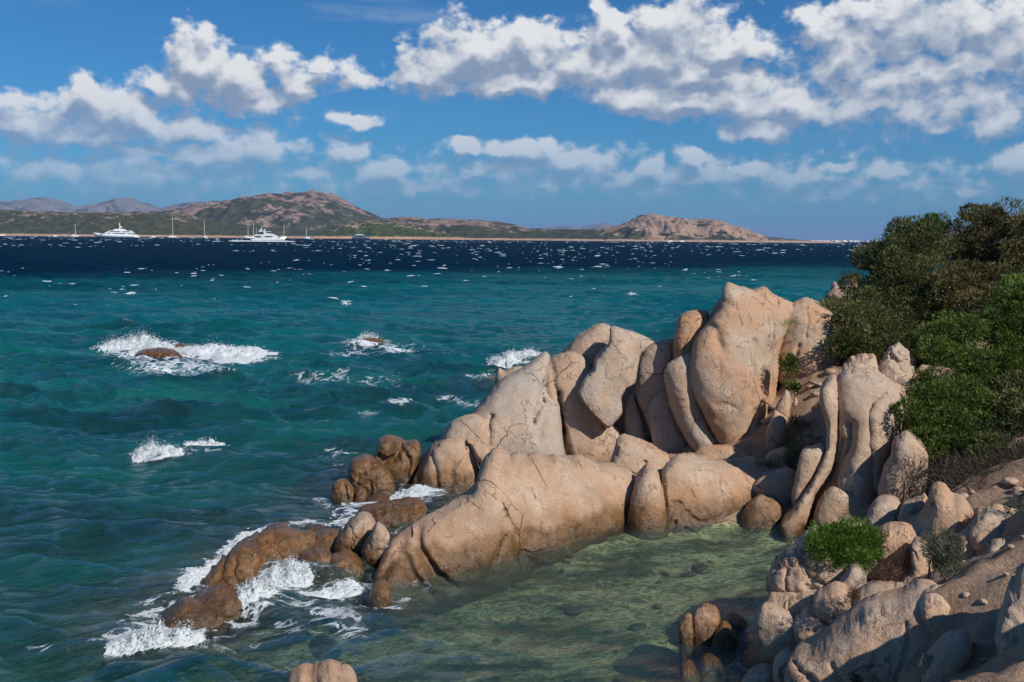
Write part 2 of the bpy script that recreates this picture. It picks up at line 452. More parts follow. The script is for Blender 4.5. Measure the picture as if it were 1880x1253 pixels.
def sea_material():
    m, t = new_mat('sea_water')
    pos = t.n('ShaderNodeNewGeometry').outputs['Position']
    x, y, z = t.sep(pos)
    dep = t.n('ShaderNodeAttribute', attribute_name='depth').outputs['Fac']
    foam = t.n('ShaderNodeAttribute', attribute_name='foam').outputs['Fac']
    lod = t.n('ShaderNodeAttribute', attribute_name='lod').outputs['Fac']
    st = t.v('MULTIPLY', pos, (0.35, 1.0, 1.0))
    lo = t.noise(t.v('MULTIPLY', pos, (0.4, 1.0, 0.0)), 0.035, 5.0, 0.6).outputs[0]
    mid = t.noise(t.v('MULTIPLY', pos, (0.5, 1.0, 0.0)), 0.22, 5.0, 0.6).outputs[0]
    # sand shoals, weed and deep water as they lie on the bed
    edge = t.m('SUBTRACT', y, t.m('ADD', t.m('MULTIPLY', x, 0.75), 152.0))
    edge = t.m('ADD', edge, t.m('MULTIPLY', t.m('SUBTRACT', lo, 0.5), 170.0))
    deep = t.ss(t.m('ADD', edge, t.m('MULTIPLY', t.m('SUBTRACT', mid, 0.5), 40.0)), -75.0, 85.0)
    shoal = t.ss(t.m('ADD', y, t.m('MULTIPLY', t.m('SUBTRACT', lo, 0.5), 110.0)), 42.0, 82.0)
    near = t.mix(t.ss(mid, 0.36, 0.62), rgb(0.0008, 0.050, 0.042), rgb(0.002, 0.132, 0.104))
    bank = t.mix(t.ss(mid, 0.3, 0.7), rgb(0.0006, 0.074, 0.082), rgb(0.001, 0.135, 0.142))
    navy = t.mix(t.ss(mid, 0.3, 0.7), rgb(0.0002, 0.0085, 0.024), rgb(0.0003, 0.018, 0.046))
    body = t.mix(deep, t.mix(shoal, near, bank), navy)
    cove = t.mix(t.ss(mid, 0.3, 0.7), rgb(0.014, 0.065, 0.042), rgb(0.026, 0.105, 0.066))
    body = t.mix(t.ss(dep, 2.2, 1.0), body, cove)
    opac = t.m('SUBTRACT', 1.0, t.m('POWER', 2.718, t.m('MULTIPLY', t.m('MAXIMUM', dep, 0.0), -0.45)))
    dif = t.n('ShaderNodeBsdfDiffuse', {'Color': body})
    # ripples
    r1 = t.noise(t.v('MULTIPLY', pos, (0.55, 1.25, 1.0)), 1.9, 7.0, 0.66, 0.8).outputs[0]
    r2 = t.noise(t.v('MULTIPLY', pos, (0.7, 1.3, 1.0)), 6.0, 5.0, 0.65, 0.8).outputs[0]
    rg = t.m('ABSOLUTE', t.m('SUBTRACT', t.noise(t.v('MULTIPLY', pos, (0.5, 1.2, 1.0)), 2.6, 4.0, 0.6, 0.7).outputs[0], 0.5))
    bh = t.m('ADD', t.m('MULTIPLY', r1, 0.8), t.m('MULTIPLY', r2, 0.34))
    bh = t.m('SUBTRACT', bh, t.m('MULTIPLY', rg, 0.55))
    bmp = t.n('ShaderNodeBump', {'Strength': lod, 'Distance': 0.8, 'Height': bh}).outputs[0]
    t.links.new(bmp, dif.inputs['Normal'])
    tr = t.n('ShaderNodeBsdfTransparent', {'Color': rgb(0.80, 0.96, 0.86)})
    base = t.n('ShaderNodeMixShader', {0: opac, 1: tr.outputs[0], 2: dif.outputs[0]})
    gl = t.n('ShaderNodeBsdfGlossy', {'Color': rgb(0.9, 0.95, 1.0), 'Roughness': 0.10, 'Normal': bmp})
    fr = t.n('ShaderNodeFresnel', {'IOR': 1.33, 'Normal': bmp}).outputs[0]
    frc = t.m('MINIMUM', t.m('MULTIPLY', fr, t.ss(dep, 2.0, 0.8, 0.38, 0.95)), t.fmix(deep, t.lin(lod, 0.15, 0.6, 0.05, 0.40), 0.02))
    sh = t.n('ShaderNodeMixShader', {0: frc, 1: base.outputs[0], 2: gl.outputs[0]})
    # foam: torn lace
    w1 = t.noise(t.v('MULTIPLY', pos, (0.8, 1.0, 1.0)), 2.2, 7.0, 0.7, 0.9).outputs[0]
    lace = t.m('ABSOLUTE', t.m('SUBTRACT', t.noise(t.v('MULTIPLY', pos, (0.75, 1.0, 1.0)), 1.7, 5.0, 0.6, 1.1).outputs[0], 0.5))
    lace = t.ss(lace, 0.075, 0.0)
    pat = t.m('ADD', t.m('MULTIPLY', w1, 0.75), t.m('MULTIPLY', lace, 0.30))
    fm = t.ss(t.m('ADD', foam, pat), 0.86, 1.10)
    fd = t.n('ShaderNodeBsdfDiffuse', {'Color': rgb(0.74, 0.79, 0.82), 'Normal': bmp})
    out = t.n('ShaderNodeMixShader', {0: fm, 1: sh.outputs[0], 2: fd.outputs[0]})
    t.n('ShaderNodeOutputMaterial', {0: out.outputs[0]})
    return m


def foam_material():
    m, t = new_mat('white_foam')
    pos = t.n('ShaderNodeNewGeometry').outputs['Position']
    nz = t.noise(pos, 8.0, 5.0, 0.7).outputs[0]
    d = t.n('ShaderNodeBsdfDiffuse', {'Color': t.mix(nz, rgb(0.66, 0.73, 0.77), rgb(0.86, 0.88, 0.89))})
    tr = t.n('ShaderNodeBsdfTranslucent', {'Color': rgb(0.75, 0.82, 0.84)})
    mx = t.n('ShaderNodeMixShader', {0: 0.3, 1: d.outputs[0], 2: tr.outputs[0]})
    t.n('ShaderNodeOutputMaterial', {0: mx.outputs[0]})
    return m


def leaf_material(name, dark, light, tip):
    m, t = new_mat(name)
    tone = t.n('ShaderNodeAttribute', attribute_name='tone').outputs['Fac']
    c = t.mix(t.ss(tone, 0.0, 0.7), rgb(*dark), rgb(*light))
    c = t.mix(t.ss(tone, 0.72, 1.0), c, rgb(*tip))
    d = t.n('ShaderNodeBsdfPrincipled', {'Base Color': c, 'Roughness': 0.65, 'Specular IOR Level': 0.25})
    tr = t.n('ShaderNodeBsdfTranslucent', {'Color': c})
    mx = t.n('ShaderNodeMixShader', {0: 0.25, 1: d.outputs[0], 2: tr.outputs[0]})
    t.n('ShaderNodeOutputMaterial', {0: mx.outputs[0]})
    return m


def hill_material(name, rock_amt, rock_col, scrub_lo, scrub_hi, scale, beach=0.0):
    m, t = new_mat(name)
    pos = t.n('ShaderNodeNewGeometry').outputs['Position']
    z = t.sep(pos)[2]
    a = t.noise(t.v('MULTIPLY', pos, (1.0, 0.6, 1.7)), scale * 0.5, 6.0, 0.62).outputs[0]
    b = t.noise(t.v('MULTIPLY', pos, (1.0, 0.6, 2.0)), scale * 3.0, 6.0, 0.7).outputs[0]
    scrub = t.mix(t.ss(b, 0.34, 0.66), rgb(*scrub_lo), rgb(*scrub_hi))
    rc = t.mix(t.ss(b, 0.3, 0.7), rgb(*[v * 0.6 for v in rock_col]), rgb(*rock_col))
    hgt = t.n('ShaderNodeAttribute', attribute_name='relheight').outputs['Fac']
    k = t.m('ADD', t.m('ADD', a, t.m('MULTIPLY', t.m('SUBTRACT', b, 0.5), 0.85)), t.m('MULTIPLY', t.m('SUBTRACT', hgt, 0.5), 0.3))
    f = t.ss(k, 0.62 - rock_amt * 0.3, 0.72 - rock_amt * 0.3)
    c = t.mix(f, scrub, rc)
    if beach > 0:
        zz = t.m('SUBTRACT', z, t.m('MULTIPLY', b, beach * 0.6))
        c = t.mix(t.ss(zz, beach, beach * 0.55), c, t.mix(a, rgb(0.40, 0.22, 0.13), rgb(0.52, 0.36, 0.24)))
    bmp = t.n('ShaderNodeBump', {'Strength': 0.9, 'Distance': 0.12 / scale, 'Height': b})
    p = t.n('ShaderNodeBsdfDiffuse', {'Color': c, 'Normal': bmp.outputs[0]})
    t.n('ShaderNodeOutputMaterial', {0: p.outputs[0]})
    return m


ROCK = rock_material()
GROUND = ground_material()
SEA = sea_material()
FOAM = foam_material()
CREST = simple_mat('thin_foam', (0.44, 0.55, 0.62), 0.8, 0.1)

# ------------------------------------------------------------------ the land and the sea bed
CTRL = []


def ctl(px, py, Y, dz=0.0):
    p = at(px, py, Y); CTRL.append((p[0], p[1], p[2] + dz))


# path, shaded slope and hillside on the right (pixel, distance)
for a in [(1800, 1010, 12.4, -.15), (1700, 1085, 11.2, -.12), (1860, 1050, 10.2, -.4), (1770, 1150, 9.4, -.25), (1720, 1253, 8.2, -.25), (1880, 1253, 6.8),
          (1870, 1120, 8.4, -.35), (1640, 1150, 10.4, -.9), (1600, 1253, 9.2, -1.2), (1690, 1200, 9.4, 0.0), (1860, 990, 13.2), (1880, 960, 14.2),
          (1760, 940, 15.6, -.8), (1820, 900, 17, -.1), (1880, 880, 17), (1740, 860, 18.5, -.5), (1650, 930, 17.5, -.8), (1560, 980, 17.5, -.8),
          (1460, 830, 23.0, -.8), (1430, 780, 24.2, -.8), (1475, 700, 25.2, -.45), (1500, 680, 26), (1560, 668, 26.5), (1600, 650, 27), (1640, 690, 24, -.5), (1700, 600, 28, -.6), (1800, 560, 30, -.6), (1880, 600, 26, -.6),
          (1880, 720, 22, -.4), (1760, 720, 22.5, -.6), (1590, 560, 33, -.4), (1650, 500, 36, -.6), (1760, 470, 38, -.8), (1880, 470, 36, -.8), (1560, 545, 40, -.4)]:
    ctl(*a)
for a in [(5.5, 19, -.2), (6.5, 19.8, 0.0), (7.4, 20.4, .4), (6.0, 21.5, 0.3), (8.2, 19.0, .9)]: CTRL.append(a)
for a in [(2.2, 3, 3.6), (-2, 2, 3.9), (0, -3, 4.3), (5, 0, 4.2), (7, 4, 3.6), (10, 10, 3.4), (9, 14, 3.2), (14, 18, 3.8), (20, 26, 4.4), (22, 36, 4.6), (28, 20, 4.6),
          (17, 46, 2.0), (15, 52, -1.0), (24, 54, 1.0), (12, 44, -1.2), (35, 60, -1), (45, 40, 4.0), (45, 10, 6.0), (20, 0, 5.5),
          (2.2, 8.5, 1.2), (3.2, 10.2, .9), (0.2, 8, -0.5), (-2, 7, -0.8), (1.8, 11.5, -.5), (2.9, 13.2, -0.5), (3.6, 15.6, -0.35), (3.2, 14.6, -.5), (4.6, 17.4, -0.2),
          (5.0, 19.6, -0.3), (4.2, 18.2, -0.35), (3.2, 17.4, -0.45), (2.2, 16, -0.6), (1.0, 14.5, -0.85), (3.6, 19.4, -0.3), (1.2, 17, -0.65), (-0.5, 14, -1.1), (-1.5, 15.2, -1.2),
          (-2.8, 13, -1.7), (-5, 12.5, -2.2), (-4, 17, -1.2), (-6, 16, -1.7), (-3, 19.5, -0.8), (0, 21, 0.1), (3, 22.5, 0.2), (5.4, 22.5, 0.6), (4, 26, 0.4), (0, 25.5, 0.1), (2, 28, 0.1),
          (5.5, 30, 0.6), (7.5, 30, 1.9), (-3.5, 23, -1.1), (-1.5, 27, -1.0), (1, 32, -1.6), (4, 34, -1.2), (8, 38, -0.5), (-9, 14, -2.9), (-9, 24, -3.2), (-4, 30, -3.4), (-1, 38, -4),
          (-14, 12, -4), (-18, 22, -4.6), (-12, 36, -4.6), (5, 46, -4), (-30, 20, -6), (-30, 50, -7), (0, 60, -6), (20, 70, -6), (-40, 80, -8), (40, 80, -7), (-45, 5, -6), (-10, 3, -3), (-20, -5, -5)]:
    CTRL.append(a)
CTRL = np.array(CTRL)
_d = np.linalg.norm(CTRL[:, None, :2] - CTRL[None, :, :2], axis=-1)
_w = np.linalg.solve(np.vstack([np.hstack([_d + 1e-6 * np.eye(len(CTRL)), np.ones((len(CTRL), 1))]), np.hstack([np.ones((1, len(CTRL))), [[0]]])]),
                     np.append(CTRL[:, 2], 0))


def ground_z(x, y):
    x = np.asarray(x, float); y = np.asarray(y, float)
    sh = x.shape
    q = np.stack([x.ravel(), y.ravel()], -1)
    r = np.full(len(q), _w[-1])
    for i in range(0, len(q), 20000):
        r[i:i + 20000] += np.linalg.norm(q[i:i + 20000, None] - CTRL[None, :, :2], axis=-1) @ _w[:-1]
    r = r.reshape(sh)
    P = xy0(x, y)
    above = sstep(r, -0.4, 1.2)
    return r + fbm(P * 0.9, 4, 3) * (0.05 + 0.10 * above) + fbm(P * 3.2, 3, 9) * (0.02 + 0.035 * above)


xs = np.concatenate([np.arange(-46, -12, 1.2), np.arange(-12, 0, 0.35), np.arange(0, 15, 0.11), np.arange(15, 46, 0.8)])
ys = np.concatenate([np.arange(-6, 5, 0.8), np.arange(5, 28, 0.11), np.arange(28, 48, 0.4), np.arange(48, 84, 1.5)])
GX, GY = np.meshgrid(xs, ys)
GZ = ground_z(GX, GY)
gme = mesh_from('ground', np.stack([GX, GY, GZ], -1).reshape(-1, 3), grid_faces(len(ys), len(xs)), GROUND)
tag(link('ground', gme), kind='structure')


def gz(x, y):
    return float(ground_z(np.array([x]), np.array([y]))[0])


# ------------------------------------------------------------------ boulders: traced outline, real depth, inflated and weathered
ZOOM = {0: (0, 0, 1.0), 1: (1150, 500, 2.575), 2: (580, 560, 2.575), 3: (1150, 767, 2.575), 4: (140, 820, 2.575),
        5: (1380, 900, 3.55), 6: (1180, 500, 4.818), 7: (1360, 640, 4.818), 8: (660, 820, 3.133)}


def zp(R, pts):
    ox, oy, s = ZOOM[R]
    return np.array([(ox + x / s, oy + y / s) for x, y in pts], float)


def smooth_closed(P, step):
    n = len(P); out = []
    for i in range(n):
        p0, p1, p2, p3 = P[i - 1], P[i], P[(i + 1) % n], P[(i + 2) % n]
        k = max(1, int(round(np.linalg.norm(p2 - p1) / step)))
        for j in range(k):
            u = j / k
            # tension 0.4 keeps corners crisp enough for rock
            m1 = (p2 - p0) * 0.36; m2 = (p3 - p1) * 0.36
            out.append((2 * u**3 - 3 * u**2 + 1) * p1 + (u**3 - 2 * u**2 + u) * m1 + (-2 * u**3 + 3 * u**2) * p2 + (u**3 - u**2) * m2)
    return np.array(out)


def inside(poly, q):
    x, y = q[:, 0], q[:, 1]
    r = np.zeros(len(q), bool)
    a = poly; b = np.roll(poly, -1, 0)
    for (x1, y1), (x2, y2) in zip(a, b):
        if y1 == y2: continue
        c = ((y1 > y) != (y2 > y)) & (x < (x2 - x1) * (y - y1) / (y2 - y1) + x1)
        r ^= c
    return r


def seg_dist(q, line):
    d = np.full(len(q), 1e9)
    for a, b in zip(line[:-1], line[1:]):
        ab = b - a; t = np.clip(((q - a) @ ab) / max(ab @ ab, 1e-9), 0, 1)
        d = np.minimum(d, np.linalg.norm(q - (a + t[:, None] * ab), axis=1))
    return d


def inflate(poly, q, n=64):
    """Poisson-inflated height (0..1) of the outline sampled at q"""
    lo, hi = poly.min(0), poly.max(0)
    s = (hi - lo).max() / n
    nx, ny = int((hi[0] - lo[0]) / s) + 5, int((hi[1] - lo[1]) / s) + 5
    gx = lo[0] + (np.arange(nx) - 2) * s; gy = lo[1] + (np.arange(ny) - 2) * s
    X, Yg = np.meshgrid(gx, gy)
    M = inside(poly, np.stack([X.ravel(), Yg.ravel()], -1)).reshape(X.shape)
    phi = np.zeros_like(X)
    for _ in range(500):
        p = phi.copy()
        p[1:-1, 1:-1] = (phi[2:, 1:-1] + phi[:-2, 1:-1] + phi[1:-1, 2:] + phi[1:-1, :-2]) * 0.25 + 0.25
        phi = np.where(M, p, 0)
    fx = np.clip((q[:, 0] - gx[0]) / s, 0, nx - 1.001); fy = np.clip((q[:, 1] - gy[0]) / s, 0, ny - 1.001)
    ix, iy = fx.astype(int), fy.astype(int); fx -= ix; fy -= iy
    v = (phi[iy, ix] * (1 - fx) + phi[iy, ix + 1] * fx) * (1 - fy) + (phi[iy + 1, ix] * (1 - fx) + phi[iy + 1, ix + 1] * fx) * fy
    return np.sqrt(np.maximum(v, 0) / phi.max())


ROCKS = []          # (object, world vertices)
rock_id = [0]


def rock(label, R, pts, Y, T=1.0, Tb=None, lean=0.25, cr=(), rough=1.0, col=(0.35, 0.35, 0.0), ext=0, name='boulder', group='granite boulders of the headland', flat=0.58, bend=0.0):
    rock_id[0] += 1; seed = rock_id[0] * 13
    P = zp(R, pts)
    y0, y1 = P[:, 1].min(), P[:, 1].max()
    if ext:
        P[:, 1] += ext * sstep((P[:, 1] - y0) / (y1 - y0), 0.72, 1.0)
    area = 0.5 * abs(np.sum(P[:, 0] * np.roll(P[:, 1], -1) - P[:, 1] * np.roll(P[:, 0], -1)))
    step = float(np.clip(math.sqrt(area) / 42.0, 2.0, 4.2))
    poly = smooth_closed(P, step)
    e = np.stack([poly[:, 0] * 0.03, poly[:, 1] * 0.03, np.full(len(poly), seed * 1.7)], -1)
    cen = poly.mean(0)
    dirv = poly - cen; dirv /= np.linalg.norm(dirv, axis=1, keepdims=True) + 1e-9
    poly = poly + dirv * (fbm(e, 3, seed)[:, None] * 1.3 * rough)
    lo, hi = poly.min(0), poly.max(0)
    X, G = np.meshgrid(np.arange(lo[0], hi[0], step), np.arange(lo[1], hi[1], step * 0.866))
    X = X + (np.arange(X.shape[0]) % 2)[:, None] * step * 0.5
    q = np.stack([X.ravel(), G.ravel()], -1)
    q = q + rng.uniform(-0.15, 0.15, q.shape) * step
    q = q[inside(poly, q)]
    q = q[seg_dist(q, np.vstack([poly, poly[:1]])) > step * 0.6]
    allp = np.vstack([poly, q]); nb = len(poly)
    res = geometry.delaunay_2d_cdt([Vector(p) for p in allp], [], [list(range(nb))], 1, 1e-4)
    V2 = np.array([tuple(v) for v in res[0]]); T3 = np.array([f for f in res[2] if len(f) == 3], int)
    orig = res[3]
    isb = np.array([any(k < nb for k in o) for o in orig])
    h = inflate(poly, V2); h[isb] = 0
    h = h ** flat
    # the plane the outline stands on
    if not isinstance(Y, tuple): Y = (Y, Y)
    pxl, pxr = lo[0], hi[0]
    xl = (pxl - CX) / F_PX * Y[0]; xr = (pxr - CX) / F_PX * Y[1]
    b = (Y[1] - Y[0]) / (xr - xl) if Y[0] != Y[1] else 0.0
    a = Y[0] - b * xl
    zc = at(cen[0], hi[1], (Y[0] + Y[1]) / 2)[2]
    d = rays(V2[:, 0], V2[:, 1])
    tt = (a - lean * zc + lean * CAM_H) / (d[:, 1] - b * d[:, 0] - lean * d[:, 2])
    base = np.array((0, 0, CAM_H)) + d * tt[:, None]
    cdir = rays(cen[0], cen[1]); cdir = np.array((cdir[0], cdir[1], 0)); cdir /= np.linalg.norm(cdir)
    # per-boulder carving of the front
    hf = h * T
    for line, wpx, dep in cr:
        L = zp(R, line); Ls = L
        wq = np.stack([V2[:, 0] * 0.06, V2[:, 1] * 0.06, np.full(len(V2), 3.3)], -1)
        dd = seg_dist(V2 + np.stack([fbm(wq, 2, seed + 5), fbm(wq + 9.1, 2, seed + 6)], -1) * 2.6, Ls)
        hf = hf - 1.05 * dep * np.exp(-(dd / (wpx / ZOOM[R][2])) ** 2) * np.minimum(1, h * 3)
    Tb = T if Tb is None else Tb
    front = base - cdir * hf[:, None]
    back = base + cdir * (h * Tb)[:, None]
    # weld front and back along the outline
    nv = len(V2); idx = np.full(nv, -1); inner = np.where(~isb)[0]
    idx[isb] = np.where(isb)[0]; idx[inner] = nv + np.arange(len(inner))
    Vv = np.vstack([front, back[inner]])
    sgn = (V2[T3[:, 1], 0] - V2[T3[:, 0], 0]) * (V2[T3[:, 2], 1] - V2[T3[:, 0], 1]) - (V2[T3[:, 1], 1] - V2[T3[:, 0], 1]) * (V2[T3[:, 2], 0] - V2[T3[:, 0], 0])
    T3 = np.where((sgn > 0)[:, None], T3[:, ::-1], T3)
    Fc = np.vstack([T3, idx[T3][:, ::-1]])
    # weathering along normals
    fn = np.cross(Vv[Fc[:, 1]] - Vv[Fc[:, 0]], Vv[Fc[:, 2]] - Vv[Fc[:, 0]])
    vn = np.zeros_like(Vv)
    for k in range(3): np.add.at(vn, Fc[:, k], fn)
    vn /= np.linalg.norm(vn, axis=1, keepdims=True) + 1e-9
    size = math.sqrt(area) / F_PX * (Y[0] + Y[1]) / 2
    am = min(1.0, size / 1.6)
    inn = np.concatenate([np.minimum(1, h * 2.2 + 0.15), np.ones(len(inner))])
    Q = Vv + seed * 3.1
    disp = 0.075 * am * fbm(Q * np.array((0.9, 0.9, 0.6)), 2, seed) * inn
    disp += 0.022 * am * rough ** 1.6 * fbm(Q * 2.6, 3, seed + 1) * inn
    disp += 0.007 * rough ** 1.6 * fbm(Q * 9.0, 3, seed + 2)
    if rough > 1.3:      # fractured faces
        rdg = 1 - np.abs(fbm(Q * np.array((1.5, 1.5, 2.0)), 3, seed + 4)) * 1.9
        disp -= 0.075 * am * sstep(rdg, 0.72, 1.0) * inn
        disp += 0.05 * am * np.round(fbm(Q * 1.8, 2, seed + 6) * 2.2) / 2.2 * inn
    Vv = Vv + vn * disp[:, None]
    zb = Vv[:, 2].min()
    o3 = np.array((Vv[:, 0].mean(), Vv[:, 1].mean(), zb))
    me = mesh_from('boulder_mesh', Vv - o3, Fc, ROCK)
    o = link(name, me, loc=o3)
    o.color = (col[0], col[1], col[2], 1)
    tag(o, label, 'rock', group)
    ROCKS.append((o, Vv))
    return o


def rocks():
    G1 = 'great boulders at the back of the cove'
    # ---- upper cluster, back to front
    rock('small dark boulder tucked behind the left shoulder of the tall peaked boulder', 1,
         [(385, 220), (405, 165), (450, 118), (480, 150), (470, 240), (420, 290), (390, 260)], 27.6, .6, group=G1)
    rock('broad orange boulder joined to the right of the tall peaked boulder', 1,
         [(760, 165), (800, 142), (835, 134), (870, 137), (920, 158), (970, 195), (1000, 250), (1012, 300), (1010, 380), (1000, 450), (960, 490), (900, 500), (840, 520), (770, 540), (715, 500), (712, 380), (730, 300), (750, 220)],
         27.0, 1.0, lean=.3, group=G1, col=(.75, .15, 0), cr=[([(850, 140), (860, 220), (850, 290)], 5, .05), ([(870, 170), (920, 205), (960, 215)], 5, .06), ([(820, 330), (790, 400), (760, 460)], 8, .08)])
    rock('tall peaked orange and grey boulder, the highest of the headland', 1,
         [(478, 50), (500, 54), (530, 66), (560, 70), (600, 83), (630, 74), (655, 70), (690, 100), (740, 122), (790, 152), (787, 190), (772, 240), (748, 300), (732, 380), (728, 470), (712, 560), (698, 640), (676, 720), (655, 785), (640, 850), (560, 880), (480, 870), (440, 810), (400, 735), (370, 685), (345, 625), (312, 560), (296, 480), (300, 400), (320, 320), (350, 272), (385, 228), (432, 172), (455, 110), (465, 70)],
         (25.6, 26.6), 1.55, 1.6, lean=.22, flat=.62, group=G1, col=(.8, .2, 0),
         cr=[([(430, 590), (470, 582), (520, 605)], 12, .05), ([(620, 610), (590, 700), (540, 800)], 10, .09), ([(610, 620), (640, 720), (620, 800)], 7, .06),
             ([(600, 300), (592, 450), (585, 590)], 12, .08), ([(460, 130), (520, 160), (560, 150)], 10, .05), ([(385, 230), (430, 260), (450, 330)], 20, .10), ([(780, 200), (735, 340)], 9, .12), ([(700, 350), (650, 300), (640, 260)], 7, .04)])
    rock('pink-topped boulder standing just left of the tall peaked boulder', 1,
         [(222, 420), (220, 345), (235, 262), (252, 208), (290, 186), (340, 178), (386, 186), (390, 222), (370, 280), (345, 330), (320, 420), (300, 520), (250, 520)], 26.6, .75, group=G1, col=(1.0, .1, 0))
    rock('standing slab right of the tilted diamond slab, its right half in shade', 1,
         [(58, 388), (92, 348), (145, 328), (190, 322), (227, 325), (232, 420), (225, 520), (245, 700), (270, 860), (160, 880), (110, 770), (74, 672), (48, 582), (44, 500), (52, 440)], 26.9, .55, lean=.1, group=G1, col=(.3, .8, 0))
    rock('narrow shaded boulder wedged low between the standing slab and the curved slab', 1,
         [(100, 640), (125, 575), (180, 535), (225, 600), (250, 700), (300, 850), (200, 900), (130, 800)], 26.2, .45, group=G1, col=(.2, .8, 0))
    rock('curved grey slab hugging the left flank of the tall peaked boulder', 1,
         [(330, 380), (345, 450), (345, 540), (370, 640), (410, 720), (450, 790), (470, 850), (420, 880), (340, 872), (290, 812), (252, 742), (224, 690), (200, 622), (184, 550), (180, 480), (200, 432), (236, 402), (275, 384)],
         25.75, .80, lean=.15, flat=.7, group=G1, col=(.35, .9, 0), cr=[([(330, 840), (400, 815), (440, 800)], 5, .06)])
    rock('dark upright boulder in the crevice under the tilted diamond slab', 2,
         [(1470, 470), (1500, 420), (1530, 500), (1560, 620), (1600, 720), (1500, 740), (1460, 640)], 26.8, .5, group=G1, col=(.3, .7, 0))
    rock('low wide bedrock boulder deep in the shade behind the slabs', 2,
         [(1100, 420), (1250, 330), (1450, 300), (1620, 330), (1760, 400), (1900, 480), (2000, 600), (2000, 800), (1500, 810), (1200, 770), (1080, 650)], 28.4, .7, group=G1, col=(.2, .8, 0))
    rock('rounded pale boulder peeking over the leaning leaf-shaped rock', 2,
         [(1165, 232), (1200, 182), (1240, 142), (1290, 112), (1350, 93), (1398, 106), (1410, 180), (1380, 260), (1320, 330), (1260, 350), (1215, 310)], 27.6, .8, group=G1, col=(.5, .3, 0))
    rock('tilted diamond-shaped grey slab hanging over a dark crevice', 2,
         [(1393, 112), (1412, 104), (1450, 112), (1505, 126), (1560, 148), (1602, 176), (1570, 205), (1535, 245), (1522, 300), (1512, 370), (1475, 395), (1445, 440), (1448, 512), (1412, 562), (1380, 586), (1340, 545), (1290, 492), (1243, 418), (1262, 352), (1308, 302), (1320, 262), (1352, 222), (1388, 180)],
         (25.55, 26.0), .42, .5, lean=.3, flat=.5, rough=.8, group=G1, col=(.2, .9, 0))
    rock('tall tan boulder between the leaf-shaped rock and the diamond slab', 2,
         [(1050, 350), (1085, 280), (1115, 252), (1150, 234), (1210, 224), (1262, 240), (1300, 290), (1330, 360), (1350, 440), (1400, 560), (1455, 620), (1480, 720), (1440, 790), (1220, 790), (1130, 760), (1060, 620), (1040, 450)],
         26.3, .75, lean=.25, flat=.6, group=G1, col=(.35, .25, 0), cr=[([(1150, 400), (1158, 500), (1168, 600), (1180, 720)], 7, .30), ([(1160, 560), (1185, 640), (1215, 720)], 12, .28), ([(1110, 270), (1130, 340), (1150, 400)], 14, .10)])
    rock('small pale crag showing behind the left shoulder of the leaf-shaped rock', 2,
         [(840, 420), (848, 340), (866, 298), (890, 314), (935, 296), (985, 295), (990, 380), (940, 480), (860, 500)], 27.6, .6, group=G1)
    rock('great smooth leaf-shaped grey rock leaning up to a point', 2,
         [(690, 580), (730, 525), (800, 440), (850, 380), (900, 332), (980, 290), (1040, 242), (1078, 218), (1100, 224), (1110, 256), (1104, 330), (1090, 385), (1110, 430), (1150, 470), (1162, 560), (1172, 660), (1184, 760), (1100, 800), (900, 790), (780, 760), (720, 660)],
         (25.2, 25.4), 1.0, lean=.45, flat=.7, rough=.75, group=G1, col=(.05, 1.3, 0), cr=[([(1112, 290), (1104, 345), (1080, 412), (1050, 472), (1030, 530)], 9, .34), ([(1095, 420), (1070, 500), (1050, 600)], 24, .10), ([(836, 498), (826, 565), (814, 655)], 6, .22)])
    rock('low rounded boulder at the seaward foot of the leaf-shaped rock', 2,
         [(585, 690), (608, 605), (640, 552), (690, 528), (760, 520), (808, 540), (828, 600), (825, 680), (800, 760), (700, 790), (600, 760)], 24.9, .7, group=G1, col=(.2, .5, 0))
    rock('tawny ridged boulder at the waterline below the leaf-shaped rock', 2,
         [(436, 860), (470, 790), (510, 730), (560, 670), (620, 635), (680, 626), (725, 650), (760, 700), (800, 770), (812, 830), (780, 890), (700, 905), (600, 900), (500, 895)], W(680, 898) + .7, .95, 1.0, lean=.35, ext=34,
         cr=[([(560, 690), (575, 760), (578, 850)], 12, .16), ([(690, 640), (740, 720), (790, 780)], 9, .12), ([(500, 760), (480, 820)], 10, .07), ([(650, 720), (640, 800)], 16, .07)], col=(.45, .15, .12))
    rock('flat tawny rock ledge between the ridged boulder and the long ridge', 2,
         [(715, 640), (760, 648), (830, 668), (900, 698), (955, 722), (990, 790), (900, 850), (800, 850), (760, 740)], 23.6, .5, lean=.7, cr=[([(730, 660), (760, 710), (795, 760)], 8, .18)], col=(.6, .1, 0))
    # ---- rocks in the water, left of the cluster
    GW = 'wet rocks standing in the water'
    rock('tall dark-hollowed wet rock farthest out in the water', 2, [(270, 730), (282, 680), (300, 642), (350, 627), (400, 634), (428, 650), (455, 640), (484, 648), (496, 682), (482, 740), (470, 790), (440, 815), (380, 830), (330, 800)], W(740, 880) + .3, .65, lean=.2, ext=30,
         cr=[([(300, 700), (330, 720), (385, 700), (410, 650)], 14, .2), ([(320, 670), (360, 660)], 26, .12), ([(400, 650), (440, 700), (430, 790)], 12, .1)], col=(.2, .2, .75), group=GW)
    rock('rounded brown wet rock below the tall dark-hollowed one', 2, [(147, 815), (160, 752), (190, 726), (240, 717), (292, 740), (340, 790), (370, 840), (375, 880), (310, 895), (230, 895), (160, 870)], W(690, 903) + .35, .55, lean=.2, ext=30, col=(.2, .1, .8), group=GW, rough=1.35)
